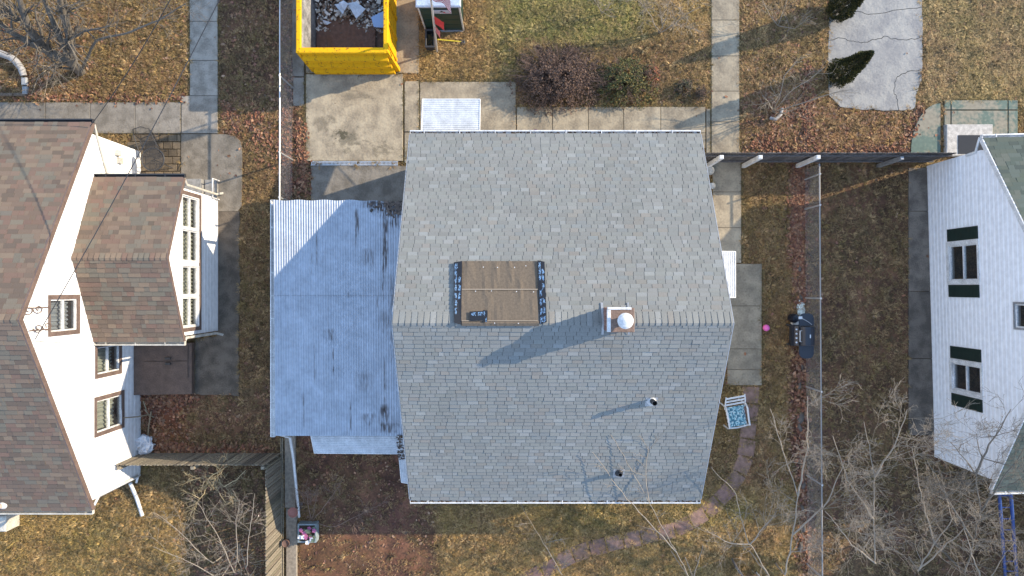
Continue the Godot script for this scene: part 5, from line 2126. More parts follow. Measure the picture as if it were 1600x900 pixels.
func garden_chair(label: String, at: Vector3, turn: float, cushion: bool):
	var t := thing("garden_chair", label, "chair", at, "", turn)
	# local: back at -z, seat .45 high
	var w := .30
	for s in [-1.0, 1.0]:
		var mb := MB.new()
		mb.tube([Vector3(s * w, 0, .30), Vector3(s * w, .40, .32), Vector3(s * w, .62, .28), Vector3(s * w, .64, 0), Vector3(s * (w + .01), .66, -.22), Vector3(s * w, .62, -.34), Vector3(s * w, 0, -.40)], [.026, .026, .028, .028, .028, .026, .024], 7)
		part(t, "side_frame", mb, M.white_paint)
		mb = MB.new()
		mb.tube([Vector3(s * w, .45, -.26), Vector3(s * w, .62, -.46), Vector3(s * (w - .02), .74, -.66)], [.022, .022, .02], 7)
		part(t, "back_post", mb, M.white_paint)
	for i in 3:
		var mb := MB.new()
		mb.box(Vector3(0, .56 + i * .075, -.40 - i * .105), Vector3(w * 2, .022, .055), Basis(Vector3.RIGHT, .6))
		part(t, "back_slat", mb, M.white_paint)
	var mb := MB.new()
	mb.tube([Vector3(-w, .42, .32), Vector3(0, .40, .35), Vector3(w, .42, .32)], [.024, .024, .024], 7)
	mb.tube([Vector3(-w, .42, -.28), Vector3(w, .42, -.28)], [.02, .02], 7)
	part(t, "seat_rail", mb, M.white_paint)
	for i in 5:
		mb = MB.new()
		mb.span(Vector3(-w + .02, .405, -.24 + i * .11), Vector3(w - .02, .425, -.17 + i * .11))
		part(t, "seat_slat", mb, M.white_paint)
	if cushion:
		mb = MB.new()
		var r := RandomNumberGenerator.new()
		r.seed = 12
		var f := FastNoiseLite.new()
		f.seed = 4; f.frequency = 7.0
		for i in 18:
			for j in 18:
				var P := []
				for q in [[0, 0], [1, 0], [1, 1], [0, 1]]:
					var u: float = (i + q[0]) / 18.0
					var v: float = (j + q[1]) / 18.0
					var e: float = pow(maxf(0.0, sin(u * PI) * sin(v * PI)), .35)
					P.append(Vector3(lerpf(-.27, .27, u), .43 + .075 * e + (.10 * (1.0 - v * 4.0) if v < .25 else 0.0), lerpf(-.32, .30, v)))
				var n := f.get_noise_2d(i * .05, j * .05) + .35 * r.randf_range(-1, 1)
				mb.col = Color(.045, .14, .19) if n < -.05 else (Color(.20, .38, .42) if n < .28 else Color(.42, .52, .52))
				mb.quad(P[0], P[1], P[2], P[3], Vector3.UP)
		var cu := part(t, "cushion", mb, mat(1, 1, 1, .9, null, 1, null, 0, true))
		cu.set_meta("label", "teal and pale blue leaf-patterned seat cushion")

func grill():
	var c := Vector3(8.62, 0, 1.40)
	var t := thing("gas_grill", "dark blue gas grill with folding side shelves by chain link fence", "grill", c)
	var nv := mat(.010, .014, .024, .35)
	var mb := MB.new()
	mb.bevel(Vector3(-.24, .62, -.27), Vector3(.22, .86, .27), .02)
	part(t, "firebox", mb, M.dark_metal)
	# domed lid
	mb = MB.new()
	var n := 9
	for i in n:
		var a := PI * i / n
		var b := PI * (i + 1) / n
		var p := [Vector3(-cos(a) * .22 - .0, .862 + sin(a) * .20, 0), Vector3(-cos(b) * .22, .862 + sin(b) * .20, 0)]
		mb.quad(p[0] + Vector3(0, 0, -.27), p[1] + Vector3(0, 0, -.27), p[1] + Vector3(0, 0, .27), p[0] + Vector3(0, 0, .27), Vector3(-cos((a + b) / 2), sin((a + b) / 2), 0))
		for s in [-.27, .27]:
			mb.tri(Vector3(0, .862, s), p[0] + Vector3(0, 0, s), p[1] + Vector3(0, 0, s), Vector3(0, 0, s))
	var lid := part(t, "lid", mb, nv)
	mb = MB.new()
	mb.tube([Vector3(-.20, 1.0, -.16), Vector3(-.26, 1.02, -.16), Vector3(-.26, 1.02, .16), Vector3(-.20, 1.0, .16)], [.012, .014, .014, .012], 6)
	part(lid, "handle", mb, M.galvanised)
	mb = MB.new()
	mb.box(Vector3(.02, 1.066, 0), Vector3(.03, .006, .10))
	part(lid, "badge", mb, M.galvanised)
	mb = MB.new()
	mb.hexa([Vector3(-.36, .70, -.28), Vector3(-.36, .70, .28), Vector3(-.25, .70, .28), Vector3(-.25, .70, -.28), Vector3(-.33, .80, -.28), Vector3(-.33, .80, .28), Vector3(-.245, .88, .28), Vector3(-.245, .88, -.28)])
	var cp := part(t, "control_panel", mb, nv)
	for i in 4:
		mb = MB.new()
		mb.lathe(Vector3(-.30, .845, -.19 + i * .127), [[.028, 0], [.026, .03], [0, .034]], 10)
		part(cp, "knob", mb, M.galvanised)
	for s in [-1.0, 1.0]:
		mb = MB.new()
		var pl := []
		for q in [[-.22, .29], [-.22, .52], [-.17, .62], [-.08, .66], [.08, .66], [.17, .62], [.21, .52], [.21, .29]]:
			pl.append(Vector2(q[0], q[1] * s))
		mb.poly(pl, .83, .86)
		part(t, "side_shelf", mb, nv)
		for x in [-.2, .18]:
			mb = MB.new()
			mb.span(Vector3(x - .02, .08, s * .25 - .02), Vector3(x + .02, .62, s * .25 + .02))
			part(t, "leg", mb, M.dark_metal)
	mb = MB.new()
	mb.span(Vector3(-.23, .14, -.27), Vector3(.2, .17, .27))
	part(t, "lower_shelf", mb, M.dark_metal)
	for s in [-1.0, 1.0]:
		mb = MB.new()
		var pts := []
		var w := []
		for i in 13:
			pts.append(Vector3(-.22 + cos(i * TAU / 12) * .06, .075 + sin(i * TAU / 12) * .055, s * .29))
			w.append(.022)
		mb.tube(pts, w, 6, false)
		part(t, "wheel", mb, M.dark_metal)
	mb = MB.new()
	mb.tube([c + Vector3(-.16, .885, -.52), c + Vector3(.02, .885, -.42), c + Vector3(.14, .885, -.33)], [.008, .008, .008], 5)
	mb.bevel(c + Vector3(-.24, .862, -.57), c + Vector3(-.13, .872, -.49), .003)
	solo("spatula", mb, M.galvanised, "steel spatula lying on the grill's side shelf", "spatula")
	# things on the ground round the grill
	mb = MB.new()
	var p := g(1243, 505.5)
	mb.bevel(p + Vector3(-.16, 0, -.08), p + Vector3(.16, .10, .08), .04)
	solo("cushion", mb, M.white_paint, "flat white cushion on the ground in front of grill", "cushion")
	mb = MB.new()
	p = g(1237, 497)
	mb.lathe(p, [[.13, 0], [.14, .20], [.10, .34], [.0, .36]], 16)
	solo("propane_tank", mb, nv, "short dark propane tank beside the white cushion by grill", "tank")
	mb = MB.new()
	p = g(1238, 523)
	for q in [[-.16, -.28, .04], [.14, -.28, .04], [-.16, .28, .04], [.14, .28, .04]]:
		mb.span(p + Vector3(q[0] - .02, 0, q[1] - .02), p + Vector3(q[0] + .02, .30, q[1] + .02))
	mb.span(p + Vector3(-.18, .301, -.31), p + Vector3(-.10, .33, .31))
	mb.span(p + Vector3(.08, .301, -.31), p + Vector3(.16, .33, .31))
	mb.span(p + Vector3(-.0995, .301, -.31), p + Vector3(.0795, .33, -.24))
	mb.span(p + Vector3(-.0995, .301, .24), p + Vector3(.0795, .33, .31))
	solo("stool_frame", mb, M.dark_metal, "black open metal stool frame standing before the grill", "stool")
	# crumpled plastic
	crumple("plastic_bag", g(1251, 480), Vector3(.12, .05, .25), Color(.60, .66, .62), "crumpled white plastic bag lying on the red leaf line", "bag", 5)
	crumple("plastic_pile", g(229, 694) + Vector3(0, .0, 0), Vector3(.24, .32, .30), Color(.70, .72, .75), "white crumpled plastic sheeting piled against the white gable wall", "plastic", 6)
	mb = MB.new()
	p = g(1195.5, 512)
	mb.lathe(p, [[.0, 0], [.06, .015], [.095, .06], [.10, .10], [.09, .15], [.05, .19], [0, .20]], 16)
	solo("ball", mb, mat(.70, .12, .36, .5), "bright pink ball on the grass beside concrete walk", "ball")
	garden_chair("white metal garden chair with teal patterned cushion", g(1148, 649, .3) * Vector3(1, 0, 1), .18, true)
	garden_chair("plain white garden chair half hidden under the grey roof eave", Vector3(5.14, 0, 4.72), -1.2, false)
	# pink lounger at the yard's end
	p = g(1168, 902)
	var l := placed("lounge_chair", "pink striped lounge chair with grey back panel on dry lawn", "chair", p)
	for i in 7:
		mb = MB.new()
		mb.bevel(p + Vector3(-.25, .36, -.18 + i * .12), p + Vector3(.27, .40, -.10 + i * .12), .01)
		part(l, "strap", mb, mat(.72, .40, .60, .6) if i % 2 == 0 else M.white_paint)
	mb = MB.new()
	var e0 := g(1142, 872)
	var e1 := g(1156, 893)
	mb.hexa([e0, e1, e1 + Vector3(.03, 0, -.02), e0 + Vector3(.03, 0, -.02), e0 + Vector3(-.1, .72, .0), e1 + Vector3(-.05, .72, .0), e1 + Vector3(-.02, .72, -.02), e0 + Vector3(-.07, .72, -.02)])
	part(l, "back_panel", mb, M.fence_grey)
	for q in [[-.24, -.16], [.26, -.16], [-.24, .58], [.26, .58]]:
		mb = MB.new()
		mb.tube([p + Vector3(q[0], 0, q[1]), p + Vector3(q[0], .36, q[1])], [.02, .02], 6)
		part(l, "leg", mb, M.white_paint)
	# little things under the house's eaves
	for q in [[1106, 268, "small cream flowerpot beside the grey board fence", .13], [1110, 292, "small white flowerpot by the walk and house wall", .09]]:
		mb = MB.new()
		var pp := g(q[0], q[1])
		mb.lathe(pp, [[q[3] * .7, .035], [q[3], .2], [q[3] * 1.1, .21], [q[3] * 1.05, .23], [q[3] * .85, .2], [0, .19]], 14)
		solo("flowerpot", mb, M.cream_metal, q[2], "flowerpot")

func crumple(called: String, at: Vector3, size: Vector3, c: Color, label: String, category: String, sd: int):
	var f := FastNoiseLite.new()
	f.seed = sd
	f.frequency = 1.4
	var mb := MB.new()
	mb.col = c
	var nu := 16
	var nv := 8
	var pt := func(i: int, j: int) -> Vector3:
		var a := TAU * i / nu
		var b := PI / 2 * j / nv
		var d := Vector3(cos(a) * cos(b), sin(b), sin(a) * cos(b))
		var k := 1.0 + .75 * f.get_noise_3d(d.x * 2.0, d.y * 2.0, d.z * 2.0) + .35 * f.get_noise_3d(d.x * 6, d.y * 6, d.z * 6)
		return at + d * size * k
	for j in nv:
		for i in nu:
			mb.quad(pt.call(i, j), pt.call((i + 1) % nu, j), pt.call((i + 1) % nu, j + 1), pt.call(i, j + 1), Vector3(cos(TAU * (i + .5) / nu), .6, sin(TAU * (i + .5) / nu)))
	solo(called, mb, mat(1, 1, 1, .5, null, 1, null, 0, true), label, category)

func left_yard():
	# cellar hatch
	var b := placed("cellar_hatch", "brown wooden cellar hatch with two doors against the white wall", "hatch", g(262, 576))
	var a0 := Vector3(-11.30, 0, 1.66)
	var a1 := Vector3(-9.66, .34, 3.20)
	cover_rect(a0.x, a0.z, a1.x, a1.z)
	var mb := MB.new()
	mb.hexa([Vector3(a0.x, 0, a0.z), Vector3(a1.x, 0, a0.z), Vector3(a1.x, 0, a1.z), Vector3(a0.x, 0, a1.z), Vector3(a0.x, .42, a0.z), Vector3(a1.x, .22, a0.z), Vector3(a1.x, .22, a1.z), Vector3(a0.x, .42, a1.z)])
	part(b, "frame", mb, M.brown_hatch)
	for q in [[1.72, 2.18], [2.20, 2.72]]:
		mb = MB.new()
		var hx := func(x: float) -> float: return lerpf(.42, .22, (x - a0.x) / (a1.x - a0.x))
		var xa := -11.0
		var xb := -9.76
		mb.hexa([Vector3(xa, hx.call(xa) - .02, q[0]), Vector3(xb, hx.call(xb) - .02, q[0]), Vector3(xb, hx.call(xb) - .02, q[1]), Vector3(xa, hx.call(xa) - .02, q[1]),
			Vector3(xa, hx.call(xa) + .035, q[0]), Vector3(xb, hx.call(xb) + .035, q[0]), Vector3(xb, hx.call(xb) + .035, q[1]), Vector3(xa, hx.call(xa) + .035, q[1])])
		var dr := part(b, "door", mb, M.brown_hatch)
		mb = MB.new()
		mb.span(Vector3(-10.38, .36, q[1] - .1 if q[0] < 2 else q[0] + .04), Vector3(-10.22, .40, q[1] - .04 if q[0] < 2 else q[0] + .1))
		part(dr, "handle", mb, M.dark_metal)
	# side steps with rail
	var st := placed("side_steps", "grey wooden side steps with white handrail by the wing", "steps", g(318, 300))
	for q in [[296, 322, .34], [323, 342, .17]]:
		mb = MB.new()
		mb.bevel(g(q[0], 282), g(q[1], 312) + Vector3(0, q[2], 0), .012)
		part(st, "step", mb, mat(.34, .33, .31, .9, grain(13, 0.008, 0.66, 1.0, 0.06, 1024, 0.05), .8))
	mb = MB.new()
	mb.tube([g(343, 283), g(343, 283) + Vector3(0, .5, 0), g(343, 312) + Vector3(0, .5, 0), g(343, 312)], [.025, .025, .025, .025], 6)
	part(st, "handrail", mb, M.white_paint)
	# pipe lying on the grass
	var dp := placed("drain_pipe", "white square drain pipe lying on the back lawn", "pipe", g(217, 778))
	mb = MB.new()
	mb.tube([g(209, 752) + Vector3(0, .20, 0), g(216, 778) + Vector3(0, .08, 0), g(224, 805) + Vector3(0, .06, 0)], [.06, .06, .06], 4)
	part(dp, "pipe", mb, M.white_paint)
	# scrap sticks by the wall
	var r := RandomNumberGenerator.new()
	r.seed = 14
	for q in [[[224, 627], [236, 655], .4, "greenish scrap stick leaning on white gable wall by leaves"], [[236, 643], [231, 680], .3, "pale crooked stick lying over white plastic pile"], [[226, 640], [240, 652], .35, "short weathered stick crossing the scrap pile by wall"], [[206, 652], [236, 648], .5, "long stick with orange end leaning to white gable wall"]]:
		mb = MB.new()
		mb.col = Color(.9, .88, .75)
		var A := g(q[0][0], q[0][1], q[2])
		var B := g(q[1][0], q[1][1], .04)
		if q[0][0] < 210:
			A = Vector3(-11.22, 1.1, 3.75)
			B = g(237, 647, .03)
		mb.tube([A, A.lerp(B, .5) + Vector3(0, .03, .02), B], [.018, .02, .02], 5)
		solo("stick", mb, M.bark_pale, q[3], "stick")
	# white log / broken gutter in the tree's yard
	var lg := placed("birch_log", "pale grey broken birch log lying below the bare tree", "log", g(30, 110))
	for q in [[[-14, 82], [22, 92], .11], [[23, 93], [37, 108], .11], [[38, 109], [41, 120], .10]]:
		mb = MB.new()
		mb.tube([g(q[0][0], q[0][1]) + Vector3(0, .12, 0), g((q[0][0] + q[1][0]) / 2.0, (q[0][1] + q[1][1]) / 2.0 - 2.0) + Vector3(0, .15, 0), g(q[1][0], q[1][1]) + Vector3(0, .12, 0)], [q[2], q[2], q[2] * .9], 9)
		part(lg, "log_piece", mb, mat(.46, .44, .42, .9, grain(21, 0.02, 0.6, 1.0, 0.06, 512, 0.1), 1.2))
	var k := 0
	for q in [[36, 122, 44, 134], [37.5, 136, 45, 148]]:
		mb = MB.new()
		mb.bevel(g(q[0], q[1]), g(q[2], q[3]) + Vector3(0, .10, 0), .02)
		solo("stone_block", mb, mat(.40, .42, .44, .9, grain(13, 0.008, 0.66, 1.0, 0.06, 1024, 0.05), .8), "grey stone block touching the broken log's end" if k == 0 else "grey stone block next to the walk below the log", "stone block")
		k += 1
	for q in [[-30, 22], [23, 42]]:
		mb = MB.new()
		mb.bevel(g(q[0], 146), g(q[1], 151) + Vector3(0, .08, 0), .015)
		solo("edging_timber", mb, mat(.20, .15, .11, .9, grain(21, 0.02, 0.6, 1.0, 0.06, 512, 0.1), 1.2), "brown edging timber along slab walk under the tree" if q[0] < 0 else "short brown edging timber meeting the grey stone block", "timber")
	# overhead service wires
	var A := Vector3(-11.25, 4.85, 1.22)
	for q in [[A, g(331, -2, 6.4), "thin overhead service wire ending on the white gable", "wire"], [Vector3(-11.2, 2.75, -4.3), g(262, -20, 6.2), "second overhead wire reaching the brown roof's eave corner", "wire"]]:
		mb = MB.new()
		var pts := []
		var rr := []
		var P: Vector3 = q[0]
		var Q: Vector3 = q[1]
		Q = P + (Q - P) * 1.6
		for i in 21:
			var t := i / 20.0
			pts.append(P.lerp(Q, t) - Vector3(0, 1.2 * t * (1.0 - t), 0))
			rr.append(.011)
		mb.tube(pts, rr, 5)
		solo("overhead_wire", mb, M.dark_metal, q[2], "wire")

func back_yard():
	# planter with pink flowers
	var c := g(484, 828)
	var t := placed("planter", "blue grey square planter full of pink flowers under bare shrub", "planter", c)
	var mb := MB.new()
	for q in [[Vector3(-.28, 0, -.28), Vector3(.28, .30, -.24)], [Vector3(-.28, 0, .24), Vector3(.28, .30, .28)], [Vector3(-.28, 0, -.239), Vector3(-.24, .30, .239)], [Vector3(.24, 0, -.239), Vector3(.28, .30, .239)]]:
		mb.span(c + q[0], c + q[1])
	part(t, "box", mb, mat(.28, .34, .36, .7, grain(12, 0.006, 0.74, 1.0, 0.03, 512, 0.04), .9))
	mb = MB.new()
	mb.span(c + Vector3(-.24, .02, -.24), c + Vector3(.24, .24, .24))
	part(t, "soil", mb, mat(.05, .035, .025, .95))
	var r := RandomNumberGenerator.new()
	r.seed = 5
	for k in 20:
		mb = MB.new()
		var p := c + Vector3(r.randf_range(-.24, .24), .30 + r.randf() * .14, r.randf_range(-.24, .24))
		mb.col = Color(.36, .10, .21) if r.randf() < .6 else Color(.10, .13, .09)
		if r.randf() < .2: mb.col = Color(.6, .6, .62)
		for i in 5:
			var a := TAU * i / 5.0
			var d := Vector3(cos(a), r.randf_range(-.2, .4), sin(a)) * .07
			var s := Vector3(-sin(a), 0, cos(a)) * .035
			mb.quad(p, p + d * .6 + s, p + d, p + d * .6 - s, Vector3.UP)
		part(t, "blossom", mb, M.plain)
	# copper bird bath on the border
	c = g(468, 790)
	t = placed("bird_bath", "reddish copper bird bath bowl on slim stand", "bird bath", c)
	mb = MB.new()
	mb.lathe(c, [[.12, 0], [.04, .04], [.025, .3], [.03, .58]], 12)
	part(t, "stand", mb, M.brown_trim)
	mb = MB.new()
	mb.lathe(c + Vector3(0, .581, 0), [[.04, 0], [.13, .03], [.155, .075], [.145, .08], [.10, .045], [0, .035]], 18)
	part(t, "bowl", mb, mat(.30, .115, .085, .6, grain(12, 0.006, 0.74, 1.0, 0.03, 512, 0.04), 1.2))
	c = g(451, 844) + Vector3(0, .095, 0)
	mb = MB.new()
	mb.lathe(c, [[.07, 0], [.10, .17], [.115, .18], [.11, .21], [.085, .18], [0, .16]], 14)
	solo("flowerpot", mb, mat(.12, .07, .055, .8), "dark brown clay flowerpot on the timber border", "flowerpot")
	# blue ladder at the corner of the white siding house
	t = placed("blue_ladder", "blue steel ladder leaning on the corner of white siding house", "ladder", g(1572, 840))
	var bl := mat(.02, .06, .22, .45)
	for q in [[[1561, 765, 2.3], [1571, 900, .05]], [[1579, 765, 2.3], [1589, 900, .05]]]:
		mb = MB.new()
		var A := g(q[0][0], q[0][1], q[0][2])
		var B := g(q[1][0], q[1][1], q[1][2])
		mb.tube([A, B], [.05, .05], 4)
		part(t, "rail", mb, bl)
	for i in 8:
		mb = MB.new()
		var k := (i + .5) / 8.0
		mb.tube([g(1561, 765, 2.3).lerp(g(1571, 900, .05), k), g(1579, 765, 2.3).lerp(g(1589, 900, .05), k)], [.018, .018], 6)
		part(t, "rung", mb, bl)
# ---------------------------------------------------------------- trees and shrubs
func grow(mb: MB, p: Vector3, d: Vector3, len: float, rad: float, depth: int, r: RandomNumberGenerator, up: float, spread: float, sides: int):
	var n := 4 if depth > 1 else 3
	var pts := [p]
	var rr := [rad]
	var q := p
	var dir := d
	for i in n:
		dir = (dir + Vector3(r.randf_range(-1, 1), r.randf_range(-1, 1), r.randf_range(-1, 1)) * .22 + Vector3.UP * up * .12).normalized()
		q += dir * len / n
		if q.y < .05: q.y = .05 + r.randf() * .05
		pts.append(q)
		rr.append(maxf(rad * (1.0 - .62 * (i + 1.0) / n), .0034))
	mb.col = Color(1, 1, 1) * r.randf_range(.75, 1.15)
	mb.tube(pts, rr, sides, false)
	if depth <= 0:
		return
	var kids := 3 + r.randi() % 3
	for k in kids:
		var t := r.randf_range(.25, 1.0) if k > 0 else 1.0
		var at: Vector3
		var i0 := mini(int(t * n), n - 1)
		at = pts[i0].lerp(pts[i0 + 1], t * n - i0)
		var axis := Vector3(r.randf_range(-1, 1), r.randf_range(-1, 1), r.randf_range(-1, 1)).normalized()
		var nd := (dir + axis * spread).normalized()
		grow(mb, at, nd, len * r.randf_range(.45, .72), maxf(rr[i0] * .62, .003), depth - 1, r, up, spread, 4 if depth > 2 else 3)

# limbs: lists of [px, py, height]; each limb sends out twigs along its length
func bare_tree(called: String, label: String, base: Vector3, limbs: Array, r0: float, m: Material, sd: int, depth: int, twigs: int, len: float, up: float, spread: float, category := "tree", group := ""):
	var t := placed(called, label, category, base, group)
	var r := RandomNumberGenerator.new()
	r.seed = sd
	var trunk := MB.new()
	var crown := MB.new()
	for l in limbs:
		var pts := []
		var rr := []
		for i in l.size():
			pts.append(l[i] if l[i] is Vector3 else g(l[i][0], l[i][1], l[i][2]))
			var k: float = float(i) / (l.size() - 1)
			rr.append(lerpf(r0, r0 * .3, k))
		# smooth the limb
		var cv := Curve3D.new()
		for p in pts:
			cv.add_point(p)
		var L := cv.get_baked_length()
		var sp := []
		var sr := []
		var n := maxi(4, int(L / .25))
		for i in n + 1:
			var o := L * i / n
			var j := r.randf_range(-1, 1) * .02 if i > 0 else 0.0
			sp.append(cv.sample_baked(o) + Vector3(j, j * .5, r.randf_range(-.02, .02) if i > 0 else 0.0))
			sr.append(lerpf(r0, r0 * .28, float(i) / n))
		trunk.col = Color(1, 1, 1)
		trunk.tube(sp, sr, 8)
		for k in twigs:
			var f := r.randf_range(.25, 1.0)
			var i0 := mini(int(f * n), n - 1)
			var at: Vector3 = sp[i0]
			var ax: Vector3 = (sp[i0 + 1] - sp[i0]).normalized()
			var d := (ax * .7 + Vector3(r.randf_range(-1, 1), r.randf_range(-.5, 1), r.randf_range(-1, 1)).normalized() * spread).normalized()
			grow(crown, at, d, len * r.randf_range(.6, 1.2), sr[i0] * .5, depth, r, up, spread, 4)
	part(t, "trunk", trunk, m)
	if crown.v.size() > 0:
		part(t, "crown", crown, m)
	return t

func trees():
	var grp := "bare trees between the two back yards"
	# back right: pale bare trees, rooted at or beyond the end of the yard
	bare_tree("bare_tree", "slim pale bare tree leaning over the chain link fence", g(1212, 880), [[[1212, 880, 0], [1226, 900, 1.3], [1239, 835, 2.0], [1247, 775, 2.6], [1226, 715, 3.0], [1204, 640, 3.4]], [[1247, 775, 2.6], [1262, 700, 3.2], [1262, 620, 3.8]], [[1239, 835, 2.0], [1290, 790, 2.8], [1320, 720, 3.4]]], .027, M.bark_pale, 301, 3, 5, 1.0, .5, .85, "tree", grp)
	bare_tree("bare_tree", "bushy bare tree behind fence with many crossing twigs", g(1340, 850), [[[1340, 850, 0], [1368, 880, 1.2], [1364, 810, 2.2], [1367, 745, 3.0], [1350, 660, 3.6]], [[1364, 810, 2.2], [1325, 750, 3.0], [1300, 680, 3.6]], [[1367, 745, 3.0], [1400, 690, 3.6], [1418, 640, 4.0]], [[1368, 880, 1.2], [1330, 850, 2.2], [1290, 800, 3.0]]], .026, M.bark_pale, 302, 3, 6, 1.0, .5, .9, "tree", grp)
	bare_tree("bare_tree", "dark stemmed bare tree forking across the white siding wall", g(1462, 850), [[[1462, 850, 0], [1508, 895, 1.5], [1522, 845, 2.4], [1532, 800, 3.2], [1525, 740, 4.0], [1487, 692, 4.6]], [[1525, 740, 4.0], [1548, 690, 4.6], [1580, 640, 5.0]], [[1532, 800, 3.2], [1560, 760, 4.0], [1600, 700, 4.6]], [[1522, 845, 2.4], [1480, 780, 3.4], [1450, 720, 4.0]]], .032, M.bark_grey, 303, 3, 6, 1.0, .5, .9, "tree", grp)
	bare_tree("bare_tree", "pale bare tree with two slanting stems below the siding house", g(1420, 870), [[[1420, 870, 0], [1434, 892, .9], [1460, 848, 1.8], [1488, 812, 2.6], [1470, 740, 3.4]], [[1434, 892, .9], [1478, 852, 1.9], [1512, 820, 2.6], [1560, 800, 3.2]], [[1460, 848, 1.8], [1440, 780, 2.6], [1425, 700, 3.2]]], .026, M.bark_pale, 304, 3, 6, 1.0, .5, .9, "tree", grp)
	bare_tree("bare_tree", "low bare tree beside the blue ladder", g(1500, 900), [[[1500, 900, 0], [1540, 920, 1.2], [1560, 880, 2.2], [1590, 840, 3.0]], [[1540, 920, 1.2], [1520, 870, 2.2], [1500, 800, 3.0]]], .025, M.bark_pale, 305, 3, 5, 1.0, .5, .9, "tree", grp)
	# centre: young tree whose branches cross the lower roof edge
	bare_tree("young_tree", "forked young bare tree reaching over the grey roof's lower edge", g(1048, 860), [[[1048, 860, 0], [1078, 905, 1.5], [1057, 863, 2.2], [1014, 785, 2.85], [974, 712, 3.5], [955, 680, 3.78]], [[1057, 863, 2.2], [1020, 822, 2.7], [978, 778, 2.95], [925, 705, 3.58]], [[1014, 785, 2.9], [1008, 750, 3.1], [1013, 690, 3.6]]], .016, M.bark_pale, 306, 1, 5, .5, .1, .6)
	bare_tree("young_tree", "thin bare sapling with spreading branches beside stepping stones", g(1170, 860), [[[1170, 860, 0], [1205, 905, 1.6], [1172, 850, 2.2], [1160, 820, 2.5], [1150, 770, 3.0], [1110, 730, 3.4]], [[1172, 850, 2.2], [1135, 848, 2.4], [1100, 825, 2.7]], [[1172, 850, 2.2], [1190, 830, 2.6], [1215, 800, 3.0]]], .02, M.bark_pale, 307, 2, 6, .7, .3, .8)
	bare_tree("young_tree", "single thin bare sapling on dry lawn near stepping stones", g(1070, 870), [[[1070, 870, 0], [1083, 905, .9], [1095, 862, 1.3], [1098, 852, 1.5]]], .02, M.bark_pale, 308, 1, 4, .25, .2, .5)
	bare_tree("young_tree", "thin bare sapling on the lawn below the roof corner", g(860, 880), [[[860, 880, 0], [880, 900, .8], [850, 850, 1.4], [820, 800, 1.8], [815, 790, 2.0]]], .012, M.bark_pale, 309, 2, 5, .5, .3, .7)
	# back left
	bare_tree("bare_shrub", "tangled bare shrub with yellowish curved stems over board fence", g(330, 742), [[[330, 742, 0], [322, 762, .6], [316, 780, 1.0], [300, 772, 1.2]], [[330, 742, 0], [350, 760, .7], [370, 750, 1.2], [384, 735, 1.4]], [[330, 742, 0], [340, 765, .6], [352, 785, 1.0]], [[330, 742, 0], [318, 745, .7], [298, 750, 1.2]], [[330, 742, 0], [345, 735, .7], [355, 728, 1.2]]], .018, mat(.42, .34, .20, .9, null, 1, null, 0, true), 310, 2, 4, .5, .2, 1.0, "shrub")
	bare_tree("bare_shrub", "dense thicket of bare stems behind the board fence", g(375, 850), [[[375, 850, 0], [366, 895, 1.2], [340, 835, 1.6], [308, 785, 2.0]], [[375, 850, 0], [372, 880, 1.2], [368, 820, 1.8], [375, 780, 2.2]], [[375, 850, 0], [345, 905, 1.2], [300, 880, 1.6], [240, 855, 2.0]], [[375, 850, 0], [385, 890, 1.2], [390, 830, 1.8], [398, 770, 2.2]], [[375, 850, 0], [330, 880, 1.0], [280, 830, 1.6], [240, 800, 1.9]]], .018, M.bark_pale, 311, 2, 6, .7, .3, .9, "shrub")
	bare_tree("bare_shrub", "bare rose bush beside the planter with pink flowers", g(487, 815), [[[487, 815, 0], [482, 790, .5], [478, 762, .9], [480, 750, 1.1]], [[487, 815, 0], [505, 795, .6], [522, 770, 1.0], [540, 742, 1.3]], [[487, 815, 0], [520, 825, .5], [560, 805, .9], [600, 785, 1.1]], [[487, 815, 0], [492, 790, .5], [498, 765, .9]]], .012, mat(.20, .13, .095, .9, null, 1, null, 0, true), 312, 2, 7, .4, .2, .9, "shrub")
	# front left: big old tree rooted by the slab walk
	bare_tree("old_tree", "large old bare tree with heavy grey limbs in front yard", g(126, 112), [[[126, 112, 0], [112, 98, .9], [97, 62, 1.8], [80, 25, 2.4], [62, -20, 3.0]], [[112, 98, .9], [70, 76, 1.4], [36, 62, 1.9], [-10, 32, 2.6]], [[70, 76, 1.4], [45, 45, 2.2], [33, 10, 2.9], [28, -30, 3.4]], [[112, 98, .9], [108, 50, 2.0], [95, 10, 3.0], [90, -30, 3.8]]], .15, M.bark_grey, 313, 2, 9, 1.0, .1, .8)
	bare_tree("fallen_branch", "long forked grey branch reaching over the leafy front lawn", g(126, 112) + Vector3(.4, 0, 0), [[[126, 112, .3], [150, 62, 1.6], [200, 52, 2.0], [250, 30, 2.4], [290, 5, 2.8]], [[126, 112, .3], [90, 104, .9], [60, 70, 1.6], [20, 50, 2.2]]], .045, M.bark_grey, 314, 2, 9, .8, .1, .8, "branch")
	bare_tree("bare_shrub", "small bare shrub fanning thin stems below the old tree", g(78, 104), [[[78, 104, 0], [60, 120, .8], [48, 150, 1.2]], [[78, 104, 0], [75, 125, .8], [68, 155, 1.2]], [[78, 104, 0], [95, 118, .8], [115, 132, 1.2]], [[78, 104, 0], [88, 120, .8], [100, 140, 1.2]], [[78, 104, 0], [50, 100, .9], [20, 60, 1.6]], [[78, 104, 0], [100, 95, .9], [120, 90, 1.4]]], .014, M.bark_pale, 315, 1, 4, .4, .2, .6, "shrub")
